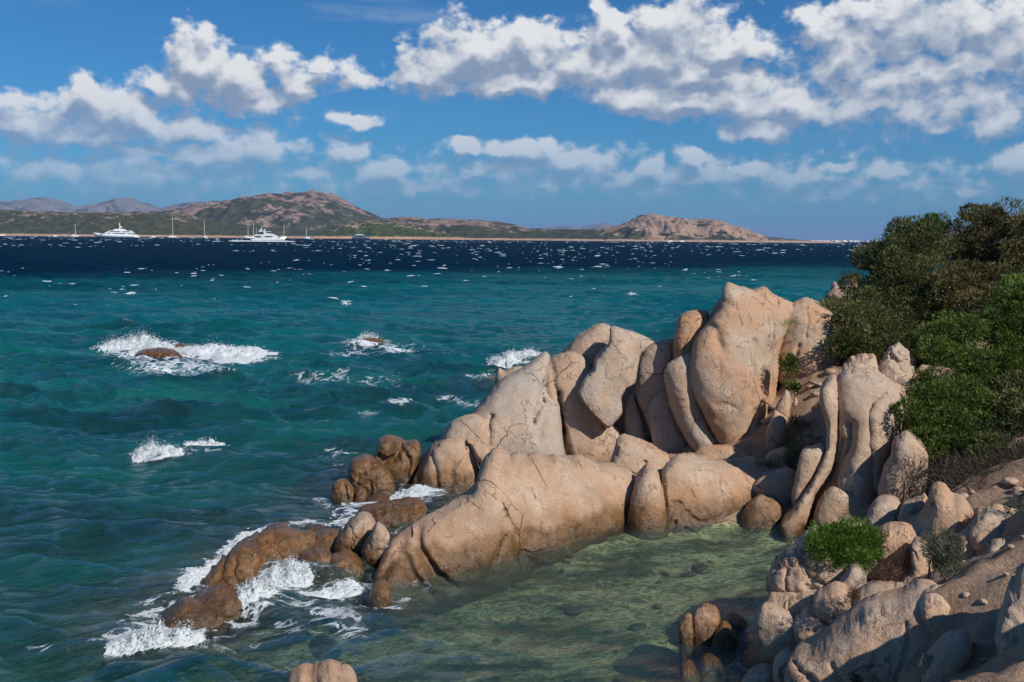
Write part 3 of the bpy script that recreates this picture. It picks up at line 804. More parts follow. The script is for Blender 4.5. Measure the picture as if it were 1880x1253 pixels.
    rock('small brown wet rock, leftmost of the group standing off the point', 2, [(62, 900), (76, 850), (110, 825), (150, 832), (180, 862), (186, 905), (170, 940), (100, 938)], W(620, 922) + .2, .36, lean=.15, ext=25, col=(.4, 0, .9), group=GW, rough=1.35, cr=[([(130, 835), (150, 900)], 8, .06)])
    rock('knob-sized brown wet rock beside the leftmost wet rock', 2, [(180, 885), (208, 856), (240, 874), (246, 920), (200, 940), (176, 925)], W(662, 924) + .1, .2, ext=18, col=(.4, 0, .9), group=GW, rough=1.35)
    rock('flat brown rock just awash right of the small wet rocks', 2, [(235, 925), (270, 905), (310, 898), (348, 906), (358, 935), (290, 945)], W(695, 925) + .15, .3, lean=.6, ext=16, col=(.4, 0, .9), group=GW, rough=1.35)
    # ---- the long ridge
    rock('pink-edged rock step between the long ridge and the squared ledge', 2,
         [(1385, 760), (1412, 660), (1420, 632), (1452, 618), (1512, 635), (1570, 664), (1622, 688), (1668, 712), (1668, 780), (1640, 860), (1580, 940), (1480, 900), (1400, 820)], 23.0, .7, lean=.4, col=(.7, .1, 0), rough=1.2,
         cr=[([(1450, 640), (1540, 665), (1650, 715)], 8, .06), ([(1560, 720), (1548, 775)], 6, .10), ([(1490, 770), (1548, 768)], 5, .06)])
    rock('long low fluted granite ridge running down into the cove', 0,
         [(674, 1118), (680, 1084), (690, 1050), (705, 1016), (726, 986), (762, 958), (800, 938), (838, 918), (868, 900), (878, 872), (892, 846), (908, 832), (922, 834), (934, 842), (948, 838), (966, 842), (985, 836), (1004, 842), (1022, 838), (1044, 847), (1062, 840), (1080, 845), (1100, 856), (1130, 856), (1165, 872), (1190, 890), (1184, 916), (1172, 940), (1166, 975), (1150, 1020), (1080, 1040), (1010, 1048), (960, 1068), (900, 1088), (830, 1108), (760, 1128), (700, 1142)],
         (W(690, 1112) + .75, W(1165, 985) + 1.1), 1.15, 1.25, lean=.55, flat=.72, col=(.4, .12, .22),
         cr=[([(770, 955), (778, 985), (806, 1022), (838, 1045)], 9, .17), ([(750, 960), (735, 1000), (715, 1030)], 8, .12), ([(752, 1000), (765, 1030), (795, 1062)], 9, .12), ([(925, 956), (910, 990), (902, 1025)], 6, .10),
             ([(922, 906), (934, 935), (950, 955)], 6, .10), ([(945, 880), (960, 905)], 6, .08), ([(1060, 860), (1090, 900), (1120, 930)], 9, .06), ([(1095, 860), (1130, 890)], 8, .05), ([(868, 985), (858, 1030)], 14, -.06), ([(960, 990), (985, 1015)], 10, .07),
             ([(1000, 880), (985, 930), (955, 990)], 12, .06), ([(1085, 985), (1110, 965), (1150, 960)], 9, .09), ([(985, 1022), (1040, 1002), (1090, 985)], 6, .11), ([(922, 834), (924, 862)], 7, .10), ([(948, 838), (946, 858)], 5, .06), ([(966, 842), (966, 860)], 5, .06), ([(985, 836), (990, 858)], 5, .05), ([(1004, 842), (1002, 858)], 5, .05), ([(1022, 838), (1026, 858)], 5, .05), ([(1044, 847), (1046, 866)], 5, .05),
             ([(820, 945), (850, 1000), (860, 1060)], 16, .05), ([(900, 910), (880, 960), (885, 1020)], 20, -.05)])
    rock('brown wet knob at the seaward tip of the long ridge', 4, [(1378, 755), (1390, 690), (1412, 650), (1440, 636), (1475, 652), (1492, 705), (1470, 760), (1400, 775)], W(690, 1115) + .1, .32, .35, ext=20, col=(.9, 0, .75))
    rock('leaning tan wedge of rock beside the squared ledge', 1, [(95, 930), (140, 945), (172, 1040), (190, 1250), (120, 1290), (0, 1290), (-10, 1180), (15, 1080), (50, 985)], W(1190, 985) + .75, .7, .9, lean=.4, ext=22, col=(.3, .1, .2))
    rock('squared granite ledge with cracks at the head of the cove', 1,
         [(168, 935), (200, 897), (250, 868), (330, 882), (430, 893), (520, 886), (600, 885), (645, 905), (690, 900), (760, 915), (790, 960), (770, 1060), (700, 1110), (600, 1130), (540, 1150), (490, 1200), (400, 1225), (250, 1245), (165, 1245), (160, 1130), (150, 1010)],
         (W(1225, 985) + .8, W(1400, 955) + 1.0), .95, 1.2, lean=.55, flat=.6, col=(.5, .05, .18), ext=24,
         cr=[([(225, 1050), (262, 1040), (300, 1085), (345, 1130)], 6, .08), ([(240, 1130), (225, 1190)], 5, .09), ([(250, 1190), (290, 1160), (330, 1190)], 5, .07), ([(520, 890), (530, 930)], 6, .07), ([(350, 1130), (430, 1110), (470, 1080)], 5, .05), ([(175, 950), (190, 1050), (170, 1150)], 9, .09), ([(300, 1085), (330, 1070)], 5, .05)])
    rock('low wet boulder at the right end of the squared ledge', 1, [(525, 1200), (560, 1125), (620, 1075), (690, 1078), (730, 1120), (720, 1210), (600, 1225)], W(1385, 968) + .3, .45, .6, ext=20, col=(.3, .1, .2))
    rock('shaded boulder in the dark cleft left of the pillar rock', 1, [(600, 1010), (640, 958), (700, 945), (780, 930), (830, 1000), (830, 1100), (780, 1200), (700, 1240), (660, 1120)], 21.6, .45, lean=.3)
    rock('pink flaky rock plate under the tall peaked boulder', 1, [(318, 865), (335, 838), (380, 822), (470, 828), (545, 848), (580, 880), (540, 920), (430, 930), (350, 920)], 23.9, .5, lean=.4, col=(1.0, 0, 0), rough=1.3)
    rock('upright block at the right foot of the tall peaked boulder', 1, [(655, 810), (676, 705), (700, 652), (735, 675), (758, 705), (748, 790), (715, 835), (670, 850)], 24.4, .35, .5, col=(.6, .1, 0), rough=1.2)
    rock('small upper block above the gully grass', 1, [(704, 640), (730, 582), (752, 552), (775, 565), (778, 640), (762, 702), (722, 668)], 24.8, .3, .4, col=(.6, .1, 0), rough=1.2)
    rock('flat stone at the mouth of the gully', 1, [(650, 890), (682, 850), (762, 830), (785, 872), (750, 930), (690, 935)], 23.4, .35, .5, lean=.6, col=(.7, 0, 0))
    rock('pale stone lying among the gully grass', 1, [(780, 720), (800, 690), (835, 690), (850, 715), (820, 740)], 24.6, .2, .25, col=(.2, .2, 0), name='stone')
    rock('tan stone below the pale stone in the gully', 1, [(800, 800), (815, 770), (850, 775), (880, 800), (860, 830), (820, 835)], 23.8, .22, .3, col=(.5, 0, 0), name='stone')
    rock('thin stone upright in the gully litter', 1, [(785, 630), (790, 600), (805, 590), (812, 620), (800, 640)], 25.0, .12, .15, col=(.3, .2, 0), name='stone')
    # ---- the pillar rock
    GP = 'limbs of the pillar rock'
    rock('thin slab edge lit at the left of the pillar rock', 1, [(826, 850), (885, 825), (935, 820), (925, 900), (880, 985), (835, 1070), (795, 1120), (780, 1060), (802, 965)], 20.9, .4, .5, lean=.25, group=GP)
    rock('broad pillar rock with deep folds below the bushes', 1,
         [(985, 520), (1005, 480), (1040, 458), (1090, 450), (1150, 454), (1210, 480), (1260, 518), (1300, 565), (1320, 640), (1310, 740), (1290, 840), (1260, 960), (1240, 1080), (1230, 1220), (1100, 1290), (960, 1290), (880, 1200), (890, 1060), (930, 980), (965, 900), (990, 800), (1000, 710), (990, 620)],
         21.2, 1.1, 1.2, lean=.2, flat=.72, col=(.45, .35, 0), group=GP,
         cr=[([(1235, 510), (1165, 590), (1146, 650), (1148, 760), (1155, 880)], 9, .16), ([(1062, 690), (1075, 745), (1060, 800), (1030, 870), (990, 960)], 20, .24), ([(1030, 760), (1005, 860), (955, 970), (905, 1050)], 11, .18), ([(1090, 760), (1085, 860), (1100, 980)], 30, -.10), ([(1150, 880), (1165, 980), (1172, 1080)], 18, .10)])
    rock('long bent limb of rock left of the broad pillar', 1,
         [(950, 512), (985, 498), (1000, 560), (1005, 640), (1012, 720), (1002, 800), (976, 900), (934, 985), (892, 1055), (880, 1120), (855, 1180), (856, 1235), (805, 1275), (740, 1268), (722, 1205), (736, 1152), (788, 1110), (838, 1040), (890, 950), (934, 860), (946, 765), (936, 685), (914, 612), (917, 560)],
         (20.1, 20.75), .7, .9, lean=.2, ext=14, flat=.9, col=(.4, .2, 0), group=GP)
    rock('round bulb of rock at the foot of the pillar', 1,
         [(862, 1235), (880, 1160), (902, 1095), (932, 1040), (982, 1004), (1040, 1010), (1100, 1038), (1160, 1078), (1176, 1140), (1150, 1230), (1050, 1280), (900, 1290)], 20.4, .6, .8, lean=.25, col=(.35, .1, 0), group=GP)
    rock('egg-shaped boulder right of the pillar in the shade of the juniper', 1,
         [(1262, 790), (1250, 862), (1212, 930), (1190, 1010), (1196, 1070), (1280, 1100), (1360, 1100), (1408, 1060), (1424, 960), (1424, 860), (1390, 800), (1325, 755)], 20.2, .75, .8, lean=.1, col=(.4, .15, 0))
    rock('small crumbled rock on top of the pillar at its left', 1, [(1015, 470), (1028, 440), (1048, 428), (1062, 404), (1085, 410), (1120, 388), (1150, 398), (1170, 396), (1190, 450), (1200, 560), (1020, 560)], 22.3, .5, .8, lean=.5, col=(.6, .1, 0), rough=2.0)
    rock('notched boulder above the pillar just under the bushes', 1, [(1200, 450), (1216, 398), (1238, 352), (1262, 345), (1288, 338), (1335, 368), (1348, 440), (1385, 490), (1420, 600), (1300, 680), (1200, 600)], 22.5, .6, .8, lean=.3, col=(.35, .2, 0), rough=1.9, cr=[([(1250, 380), (1285, 420), (1325, 405)], 9, .12)])
    rock('orange rock half hidden by the juniper at its left edge', 1, [(1350, 500), (1372, 470), (1398, 442), (1440, 448), (1480, 440), (1560, 480), (1560, 640), (1400, 640)], 22.6, .5, .8, lean=.5, col=(.9, 0, 0), rough=2.0)
    rock('low rock rib linking the pillar top and the notched boulder', 1, [(1150, 470), (1220, 465), (1300, 500), (1360, 540), (1330, 620), (1250, 600), (1180, 540)], 22.3, .4, .6, lean=.6, col=(.8, .1, 0))
    rock('pale far rock with upright teeth left of the grey shrub', 0, [(1512, 556), (1518, 540), (1526, 528), (1535, 520), (1545, 530), (1556, 512), (1566, 505), (1575, 512), (1578, 560), (1560, 590), (1530, 585)], 36, .9, 1.2, rough=1.5)
    rock('small pale outcrop between bushes on the skyline slope', 0, [(1598, 510), (1606, 492), (1618, 488), (1628, 498), (1628, 516), (1612, 524)], 34, .5, .7, rough=1.4)
    rock('tiny far rock spike nearest the teal water', 0, [(1524, 540), (1528, 522), (1534, 518), (1538, 530), (1534, 548)], 37.5, .3, .4, rough=1.3)
    # ---- the near outcrop on the right
    GF = 'rocks of the near outcrop'
    rock('smooth grey boulder at the foot of the round bulb', 3, [(1128, 490), (1150, 432), (1180, 390), (1240, 378), (1292, 400), (1308, 450), (1290, 510), (1250, 570), (1140, 570)], 17.6, .45, .6, col=(.3, .4, 0), group=GF)
    rock('narrow split rock between the grey boulder and the humped rock', 3, [(1290, 460), (1310, 410), (1360, 388), (1412, 356), (1428, 400), (1410, 470), (1370, 540), (1300, 560)], 17.3, .4, .5, col=(.5, .1, 0), group=GF, rough=1.45)
    rock('humped tan rock rising behind the grey-green shrub', 3, [(1380, 480), (1418, 405), (1438, 342), (1472, 322), (1512, 336), (1542, 376), (1592, 386), (1642, 442), (1650, 510), (1630, 600), (1600, 680), (1480, 680), (1380, 640), (1310, 600), (1300, 520)], (16.4, 15.8), .8, 1.0, lean=.5, col=(.6, .05, 0), group=GF, cr=[([(1390, 480), (1420, 430), (1440, 380)], 9, .10), ([(1600, 430), (1570, 500)], 9, .07)])
    rock('blocky rock bank beside the path at the right edge', 3, [(1620, 540), (1660, 470), (1730, 440), (1800, 450), (1890, 488), (1960, 520), (1960, 680), (1840, 690), (1740, 670), (1650, 600)], 14.6, .6, .8, lean=.6, rough=1.7, col=(.6, .1, 0), group=GF)
    rock('small block fallen on the path edge', 3, [(1712, 640), (1725, 600), (1755, 585), (1840, 598), (1868, 650), (1800, 690), (1730, 690)], 13.6, .3, .4, lean=.4, rough=1.6, col=(.6, .1, 0), group=GF)
    rock('rounded rock behind the bright green cushion bush', 3, [(1180, 560), (1220, 522), (1262, 508), (1322, 520), (1362, 560), (1374, 640), (1356, 720), (1300, 790), (1230, 800), (1180, 720)], 14.9, .5, .6, lean=.35, col=(.6, .05, 0), group=GF, rough=1.45)
    rock('cracked knob right of the dry red grass', 3, [(1345, 600), (1375, 580), (1405, 592), (1442, 640), (1448, 722), (1425, 810), (1345, 830), (1270, 810), (1290, 760), (1340, 700)], 14.2, .45, .6, lean=.3, col=(.5, .1, 0), group=GF, rough=1.5)
    rock('large undercut boulder carrying the bright green cushion bush', 3,
         [(664, 785), (678, 722), (718, 662), (780, 610), (840, 568), (920, 522), (990, 514), (1080, 526), (1180, 556), (1230, 640), (1200, 740), (1100, 790), (1010, 790), (960, 812), (850, 826), (700, 820)],
         (15.0, 15.0), .75, .9, lean=.3, flat=.7, col=(.3, .3, -.3), group=GF, rough=1.5, cr=[([(820, 620), (880, 690), (960, 730)], 12, .10), ([(960, 790), (990, 740), (1000, 700)], 10, .10)])
    rock('pale triangular stone wedged under the cushion bush', 3, [(1000, 820), (1040, 742), (1080, 708), (1122, 740), (1134, 800), (1070, 830)], 14.1, .25, .4, col=(.1, .4, 0), group=GF, rough=1.45)
    rock('flat-topped stone shelf right of the little weed', 3, [(1072, 880), (1108, 832), (1200, 806), (1325, 808), (1350, 850), (1250, 900), (1120, 930)], 13.3, .35, .6, lean=.7, col=(.4, .1, 0), group=GF, rough=1.45)
    rock('squared shelf of rock directly under the undercut boulder', 3, [(655, 905), (672, 838), (720, 826), (800, 826), (920, 822), (1010, 826), (1040, 880), (960, 980), (860, 1040), (780, 1020), (690, 960)], (14.4, 14.0), .5, .9, lean=.4, flat=.6, col=(.35, .1, -.3), group=GF, rough=1.7, cr=[([(770, 830), (765, 920), (750, 990)], 9, .08)])
    rock('rounded block in the middle of the cracked shelf', 3, [(880, 885), (905, 850), (960, 825), (1020, 824), (1060, 850), (1086, 900), (1040, 945), (970, 975), (910, 930)], 13.4, .4, .6, lean=.35, col=(.4, .1, -.3), group=GF, rough=1.5)
    rock('lower cracked block under the rounded block of the shelf', 3, [(795, 985), (840, 945), (910, 935), (960, 965), (1040, 945), (1040, 1010), (960, 1080), (860, 1075), (810, 1040)], 13.2, .4, .6, lean=.2, col=(.35, .15, -.3), group=GF, rough=1.6)
    rock('jagged corner of the shelf above the dark water', 3, [(645, 960), (665, 915), (710, 915), (762, 955), (772, 1010), (730, 1080), (690, 1110), (665, 1030)], 13.8, .35, .5, lean=.15, col=(.3, .2, -.3), group=GF, rough=1.6)
    rock('dark cliff rock dropping to the water under the shelf', 3, [(590, 970), (640, 892), (700, 900), (800, 960), (900, 1040), (900, 1180), (800, 1300), (560, 1330), (540, 1150), (600, 1080)], (13.7, 13.3), .35, .6, lean=.15, col=(.1, .3, 0), group=GF)
    rock('broad sloping slab of pale granite in the foreground', 3,
         [(765, 1160), (800, 1100), (880, 1062), (955, 995), (1040, 932), (1130, 882), (1250, 856), (1370, 815), (1445, 820), (1515, 868), (1545, 925), (1540, 1015), (1490, 1115), (1430, 1205), (1390, 1285), (1360, 1350), (1100, 1380), (900, 1370), (800, 1260)],
         (11.3, 10.7), .75, .9, lean=.6, flat=.6, col=(.6, .1, -.3), group=GF, rough=1.1, cr=[([(1320, 900), (1330, 980), (1290, 1080), (1265, 1180)], 8, .06), ([(980, 1070), (1030, 1130), (1060, 1200)], 10, .06), ([(1130, 890), (1100, 930)], 6, .05), ([(800, 1110), (900, 1150), (1000, 1210), (1080, 1240)], 12, .10), ([(1180, 1020), (1160, 1090), (1200, 1160)], 10, .05)])
    rock('small round stone left of the foreground slab', 3, [(695, 1180), (720, 1145), (752, 1128), (785, 1142), (790, 1200), (760, 1250), (705, 1250)], 12.0, .3, .4, col=(.4, .1, -.3), group=GF)
    rock('rounded stone at the bottom edge left of the slab', 3, [(540, 1275), (575, 1235), (620, 1212), (680, 1210), (730, 1250), (760, 1330), (560, 1340)], 12.2, .4, .5, col=(.4, .1, -.3), group=GF)
    rock('flat rounded stone at the bottom edge under the slab', 3, [(775, 1250), (800, 1215), (860, 1203), (960, 1210), (1050, 1242), (1090, 1320), (900, 1370), (780, 1340)], 11.2, .4, .5, lean=.4, col=(.4, .1, -.3), group=GF, rough=1.45)
    rock('lichened rib of rock along the lower side of the path', 3, [(1485, 960), (1520, 888), (1585, 902), (1560, 980), (1500, 1060), (1440, 1130), (1370, 1210), (1330, 1270), (1310, 1250), (1380, 1150), (1440, 1070)], 10.6, .2, .35, lean=.8, col=(.5, .1, -.3), group=GF, rough=1.6)
    rock('fractured block between the foreground slab and the path', 3, [(1380, 880), (1440, 835), (1520, 850), (1590, 890), (1620, 960), (1590, 1040), (1520, 1060), (1440, 1000)], 10.9, .45, .6, lean=.5, col=(.6, .1, -.3), group=GF, rough=1.6)
    rock('low pale ledge crossing the lit part of the path', 3, [(1440, 1130), (1520, 1060), (1600, 1040), (1640, 1090), (1600, 1180), (1500, 1260), (1400, 1300), (1380, 1220)], 9.3, .35, .5, lean=.5, col=(.5, .1, -.3), group=GF, rough=1.6)
    rock('stepped rock behind the grey-green shrub', 3, [(1560, 600), (1580, 540), (1640, 500), (1720, 520), (1760, 580), (1740, 660), (1640, 700), (1570, 680)], 14.6, .4, .6, lean=.6, col=(.6, .1, -.3), group=GF, rough=1.6)
    rock('shaded rock bank at the right edge beyond the path', 0, [(1830, 1150), (1845, 1090), (1875, 1055), (1920, 1030), (1990, 1010), (2050, 1100), (2050, 1330), (1920, 1370), (1860, 1310), (1838, 1220)], 8.6, .6, .9, lean=.6, col=(.3, .3, -.3), group=GF, rough=1.6)
    rock('tall boulder just outside the right edge shading the path', 0, [(2215, 1120), (2210, 1020), (2250, 950), (2310, 915), (2400, 915), (2460, 970), (2480, 1060), (2470, 1250), (2300, 1300), (2200, 1250)], 7.75, .6, .7, lean=.0, col=(.4, .3, -.3), group=GF, rough=1.4)
    # ---- small water rocks of the cove
    rock('thin upright wet rock, left of the trio in the cove', 3, [(244, 1010), (252, 965), (282, 934), (306, 938), (318, 1010), (312, 1080), (255, 1085)], W(1255, 1186) + .15, .2, .25, ext=24, col=(.4, 0, .15), group=GW, rough=1.35)
    rock('round wet rock, tallest of the trio in the cove', 3, [(303, 985), (318, 925), (360, 902), (420, 909), (446, 948), (436, 1010), (405, 1070), (340, 1092), (308, 1075)], W(1290, 1186) + .3, .32, .4, ext=24, col=(.5, 0, .15), group=GW, rough=1.35)
    rock('wedge-shaped wet rock, right of the trio in the cove', 3, [(385, 1085), (412, 1020), (440, 980), (462, 963), (492, 990), (530, 1045), (500, 1095), (420, 1105)], W(1330, 1190) + .15, .26, .3, ext=20, col=(.5, 0, .4), group=GW, rough=1.35)
    rock('low brown awash rock behind the trio in the cove', 3, [(440, 975), (462, 948), (500, 930), (560, 968), (615, 1030), (610, 1075), (530, 1075), (470, 1040)], W(1365, 1170) + .3, .35, .4, lean=.5, ext=14, col=(.9, 0, .9), group=GW, rough=1.35)
    rock('brown wet rock cut by the bottom edge in the cove', 3, [(225, 1240), (258, 1172), (285, 1158), (315, 1162), (345, 1205), (355, 1290), (230, 1300)], W(1262, 1253) + .2, .25, .3, ext=20, col=(.5, 0, .5), group=GW, rough=1.35)
    rock('black shaded rock at the bottom edge beside the cliff', 3, [(330, 1190), (370, 1138), (430, 1148), (462, 1200), (460, 1300), (340, 1300)], W(1300, 1253) + .5, .3, .4, ext=20, col=(.1, .3, .6), group=GW, rough=1.35)
    rock('tan rock rising through the bottom edge of the water', 4, [(1000, 1135), (1030, 1100), (1062, 1080), (1108, 1090), (1150, 1062), (1200, 1045), (1242, 1070), (1300, 1090), (1330, 1130), (1330, 1200), (1180, 1230), (1010, 1210)], 12.1, .45, .6, lean=.2, ext=20, col=(.4, .1, -.8), group=GW, rough=1.35)
    # ---- reef and tumbled rocks off the tip of the ridge
    GR = 'reef rocks off the tip of the ridge'
    rock('broad brown back of rock behind the tumbled boulders', 4, [(1270, 400), (1300, 340), (1352, 280), (1420, 274), (1520, 268), (1622, 262), (1660, 300), (1640, 380), (1560, 450), (1420, 470), (1300, 440)], W(690, 975) + .7, .6, .7, lean=.6, ext=10, col=(.8, 0, .55), group=GR, rough=1.35)
    rock('upright dry boulder leaning on the tip of the ridge', 4, [(1220, 480), (1240, 420), (1290, 355), (1340, 330), (1390, 334), (1418, 370), (1405, 435), (1360, 500), (1290, 520), (1235, 515)], W(650, 1030) + .5, .42, .5, lean=.2, col=(.25, .2, .15), group=GR, rough=1.35)
    rock('crooked dry boulder jammed against the ridge tip', 4, [(1345, 500), (1388, 422), (1420, 368), (1462, 384), (1480, 425), (1450, 510), (1420, 570), (1370, 545)], W(690, 1050) + .35, .32, .4, lean=.2, col=(.2, .3, .15), group=GR, rough=1.35)
    rock('grey half-dry boulder beside the breaking wave', 4, [(1030, 590), (1068, 512), (1130, 484), (1195, 498), (1215, 530), (1180, 600), (1110, 650), (1050, 640)], W(575, 1065) + .4, .35, .4, lean=.3, ext=20, col=(.3, .1, .5), group=GR, rough=1.35)
    rock('rounded brown boulder at the foot of the tumbled rocks', 4, [(1100, 640), (1148, 572), (1210, 522), (1282, 508), (1342, 540), (1362, 595), (1310, 640), (1200, 655)], W(615, 1068) + .4, .42, .5, lean=.3, ext=18, col=(.6, 0, .5), group=GR, rough=1.35)
    rock('low wet brown shelf between the reef and the tumbled boulders', 4, [(960, 570), (1010, 500), (1090, 440), (1170, 404), (1255, 400), (1260, 470), (1180, 540), (1080, 580), (1000, 600)], W(570, 1035) + .5, .4, .5, lean=.9, ext=8, col=(.7, 0, .8), group=GR, rough=1.35)
    rock('low brown ledge running down the whole length of the reef', 4, [(300, 895), (360, 830), (440, 760), (540, 690), (610, 620), (680, 540), (760, 470), (850, 420), (950, 390), (1050, 395), (1150, 400), (1200, 440), (1150, 520), (1050, 580), (960, 600), (880, 640), (850, 720), (760, 790), (640, 830), (500, 880), (380, 910)],
         (W(300, 1165) + .45, W(590, 1020) + .6), .55, .5, lean=.75, ext=12, flat=.6, col=(1.0, 0, 1.2), group=GR, rough=1.5)
    rock('small flat brown rock awash at the inner end of the reef', 4, [(1035, 420), (1060, 395), (1100, 370), (1170, 378), (1180, 400), (1110, 430), (1060, 440)], W(570, 980) + .3, .3, .3, lean=.5, ext=10, col=(.9, 0, 1.0), group=GR, rough=1.35)
    rock('humped brown reef rock, the highest of the reef', 4, [(830, 500), (868, 422), (920, 385), (980, 374), (1032, 410), (1085, 432), (1080, 500), (1010, 550), (920, 570), (850, 550)], W(510, 1025) + .4, .45, .5, lean=.5, ext=16, col=(1.0, 0, 1.2), group=GR, rough=1.35, cr=[([(930, 400), (920, 460), (950, 520)], 12, .08)])
    rock('long brown reef rock with water pouring off its left side', 4, [(560, 770), (640, 625), (695, 555), (730, 502), (790, 464), (845, 464), (876, 505), (866, 560), (845, 650), (832, 715), (765, 770), (690, 800), (620, 790)], (W(400, 1105) + .5, W(470, 1090) + .6), .5, .6, lean=.5, ext=20, col=(1.0, 0, 1.2), group=GR, rough=1.35, cr=[([(760, 500), (750, 580), (800, 640)], 14, .08), ([(690, 600), (740, 640)], 12, .06)])
    rock('brown saddle of rock joining the outermost reef rock to the ledge', 4, [(500, 830), (540, 760), (600, 700), (690, 670), (770, 700), (790, 760), (740, 820), (660, 855), (560, 865)], W(390, 1140) + .35, .42, .5, lean=.6, ext=12, col=(1.0, 0, 1.2), group=GR, rough=1.35)
    rock('outermost brown reef rock washed by the foam', 4, [(330, 870), (375, 835), (430, 788), (500, 738), (562, 732), (640, 760), (700, 790), (690, 840), (560, 870), (450, 885)], W(330, 1155) + .4, .42, .5, lean=.5, ext=14, col=(1.0, 0, 1.0), group=GR, rough=1.35)
    rock('brown reef top awash in the offshore breaker', 0, [(245, 656), (262, 644), (290, 640), (318, 644), (334, 652), (336, 664), (290, 670), (250, 668)], W(290, 655) + .4, .9, 1.2, lean=.4, ext=4, col=(1.0, 0, 1.0), group=GR, rough=1.35)
    rock('second reef top just behind the offshore breaker', 0, [(305, 640), (325, 632), (346, 634), (352, 642), (330, 648)], W(330, 641) + .4, .6, .8, lean=.4, ext=4, col=(1.0, 0, 1.0), group=GR, rough=1.35)
    rock('brown offshore rock with a small cap of foam', 0, [(632, 634), (650, 624), (676, 620), (700, 624), (708, 634), (690, 640), (650, 642)], W(675, 632) + .4, .8, 1.0, lean=.4, ext=4, col=(.9, 0, 1.0), group=GR, rough=1.35)
    rock('low brown rock in the foam left of the small pale crag', 0, [(862, 706), (880, 696), (902, 690), (918, 694), (916, 708), (890, 714)], W(890, 704) + .4, .6, .8, lean=.4, ext=4, col=(.9, 0, .8), group=GR, rough=1.35)



rocks()

# small loose stones on bare earth, one by one
_stones = []
for k in range(4):
    bm = bmesh.new(); bmesh.ops.create_icosphere(bm, subdivisions=2, radius=1.0)
    co = np.array([v.co[:] for v in bm.verts])
    rr0 = 1 + 0.35 * fbm(co * 1.1 + k * 9, 3, k) + 0.12 * np.round(fbm(co * 2.0 + k * 5, 2, k + 8) * 2)
    for v, q in zip(bm.verts, rr0): v.co = Vector((v.co.x * q * 1.25, v.co.y * q, v.co.z * q * 0.68))
    me = bpy.data.meshes.new('stone_mesh'); bm.to_mesh(me); bm.free(); me.materials.append(ROCK)
    for p in me.polygons: p.use_smooth = True
    _stones.append(me)
sg = np.random.default_rng(12)
spots = [(sg.uniform(6.2, 8.4), sg.uniform(22.6, 26.0), sg.uniform(.04, .13)) for _ in range(46)]
spots += [(sg.uniform(4.0, 6.6), sg.uniform(8.5, 13.5), sg.uniform(.015, .05)) for _ in range(50)]
bed_spots = [(sg.uniform(-2.0, 4.4), sg.uniform(13.0, 19.5), sg.uniform(.05, .16)) for _ in range(40)]
spots += [(sg.uniform(6.4, 9.0), sg.uniform(15.0, 19.0), sg.uniform(.04, .14)) for _ in range(30)]
for x_, y_, s_ in spots:
    o = link('stone', _stones[sg.integers(0, 4)], loc=(x_, y_, gz(x_, y_) + s_ * 0.25))
    o.scale = (s_, s_, s_); o.rotation_euler = (0, 0, sg.uniform(0, 6.28)); o.color = (sg.uniform(0, .8), sg.uniform(0, .5), -0.5, 1)
    where = 'on the bare earth of the gully beside the tall boulder' if y_ > 22 else ('on the slope under the junipers' if y_ > 14.5 else 'on the path at the lower right')
    tag(o, 'small loose stone lying ' + where, 'stone', 'loose stones ' + where)
for x_, y_, s_ in bed_spots:
    z_ = gz(x_, y_)
    if z_ > -0.25: continue
    o = link('bed_stone', _stones[sg.integers(0, 4)], loc=(x_, y_, z_ + s_ * 0.2))
    o.scale = (s_, s_ * .8, s_ * .6); o.rotation_euler = (0, 0, sg.uniform(0, 6.28)); o.color = (sg.uniform(0, .8), sg.uniform(0, .5), sg.uniform(-1.5, 1.0), 1)
    tag(o, 'stone lying under the clear water on the bed of the cove', 'stone', 'stones on the bed of the cove')

# ------------------------------------------------------------------ the sea
# rock height near the water, on a fine grid, to know where water is shallow over stone
RX0, RY0, RS = -26.0, 8.0, 0.12
RNX, RNY = 400, 500
RH = np.full((RNY, RNX), -9.0)
for o, V in ROCKS:
    m = (V[:, 2] > -2.0) & (V[:, 2] < 0.7)
    ix = ((V[m, 0] - RX0) / RS).astype(int); iy = ((V[m, 1] - RY0) / RS).astype(int)
    ok = (ix >= 1) & (ix < RNX - 1) & (iy >= 1) & (iy < RNY - 1)
    for dx in (-1, 0, 1):
        for dy in (-1, 0, 1):
            np.maximum.at(RH, (iy[ok] + dy, ix[ok] + dx), np.minimum(V[m, 2][ok], 0.1) - 0.12 * (abs(dx) + abs(dy)))


def blur(A, n):
    for _ in range(n):
        A = (A + np.roll(A, 1, 0) + np.roll(A, -1, 0)) / 3
        A = (A + np.roll(A, 1, 1) + np.roll(A, -1, 1)) / 3
    return A


ROCKMASK = blur((RH > -0.25).astype(float), 5)
WIDEMASK = blur((RH > -0.25).astype(float), 26)
RHS = RH.copy()
for _ in range(14):      # stone spreads out below water as a slope
    RHS = np.maximum(RHS, np.maximum.reduce([np.roll(RHS, 1, 0), np.roll(RHS, -1, 0), np.roll(RHS, 1, 1), np.roll(RHS, -1, 1)]) - 0.16)


def samp(A, x, y, default=0.0):
    fx = (x - RX0) / RS; fy = (y - RY0) / RS
    ok = (fx > 0) & (fx < RNX - 2) & (fy > 0) & (fy < RNY - 2)
    fx = np.clip(fx, 0, RNX - 2.001); fy = np.clip(fy, 0, RNY - 2.001)
    ix, iy = fx.astype(int), fy.astype(int); fx = fx - ix; fy = fy - iy
    v = (A[iy, ix] * (1 - fx) + A[iy, ix + 1] * fx) * (1 - fy) + (A[iy + 1, ix] * (1 - fx) + A[iy + 1, ix + 1] * fx) * fy
    return np.where(ok, v, default)


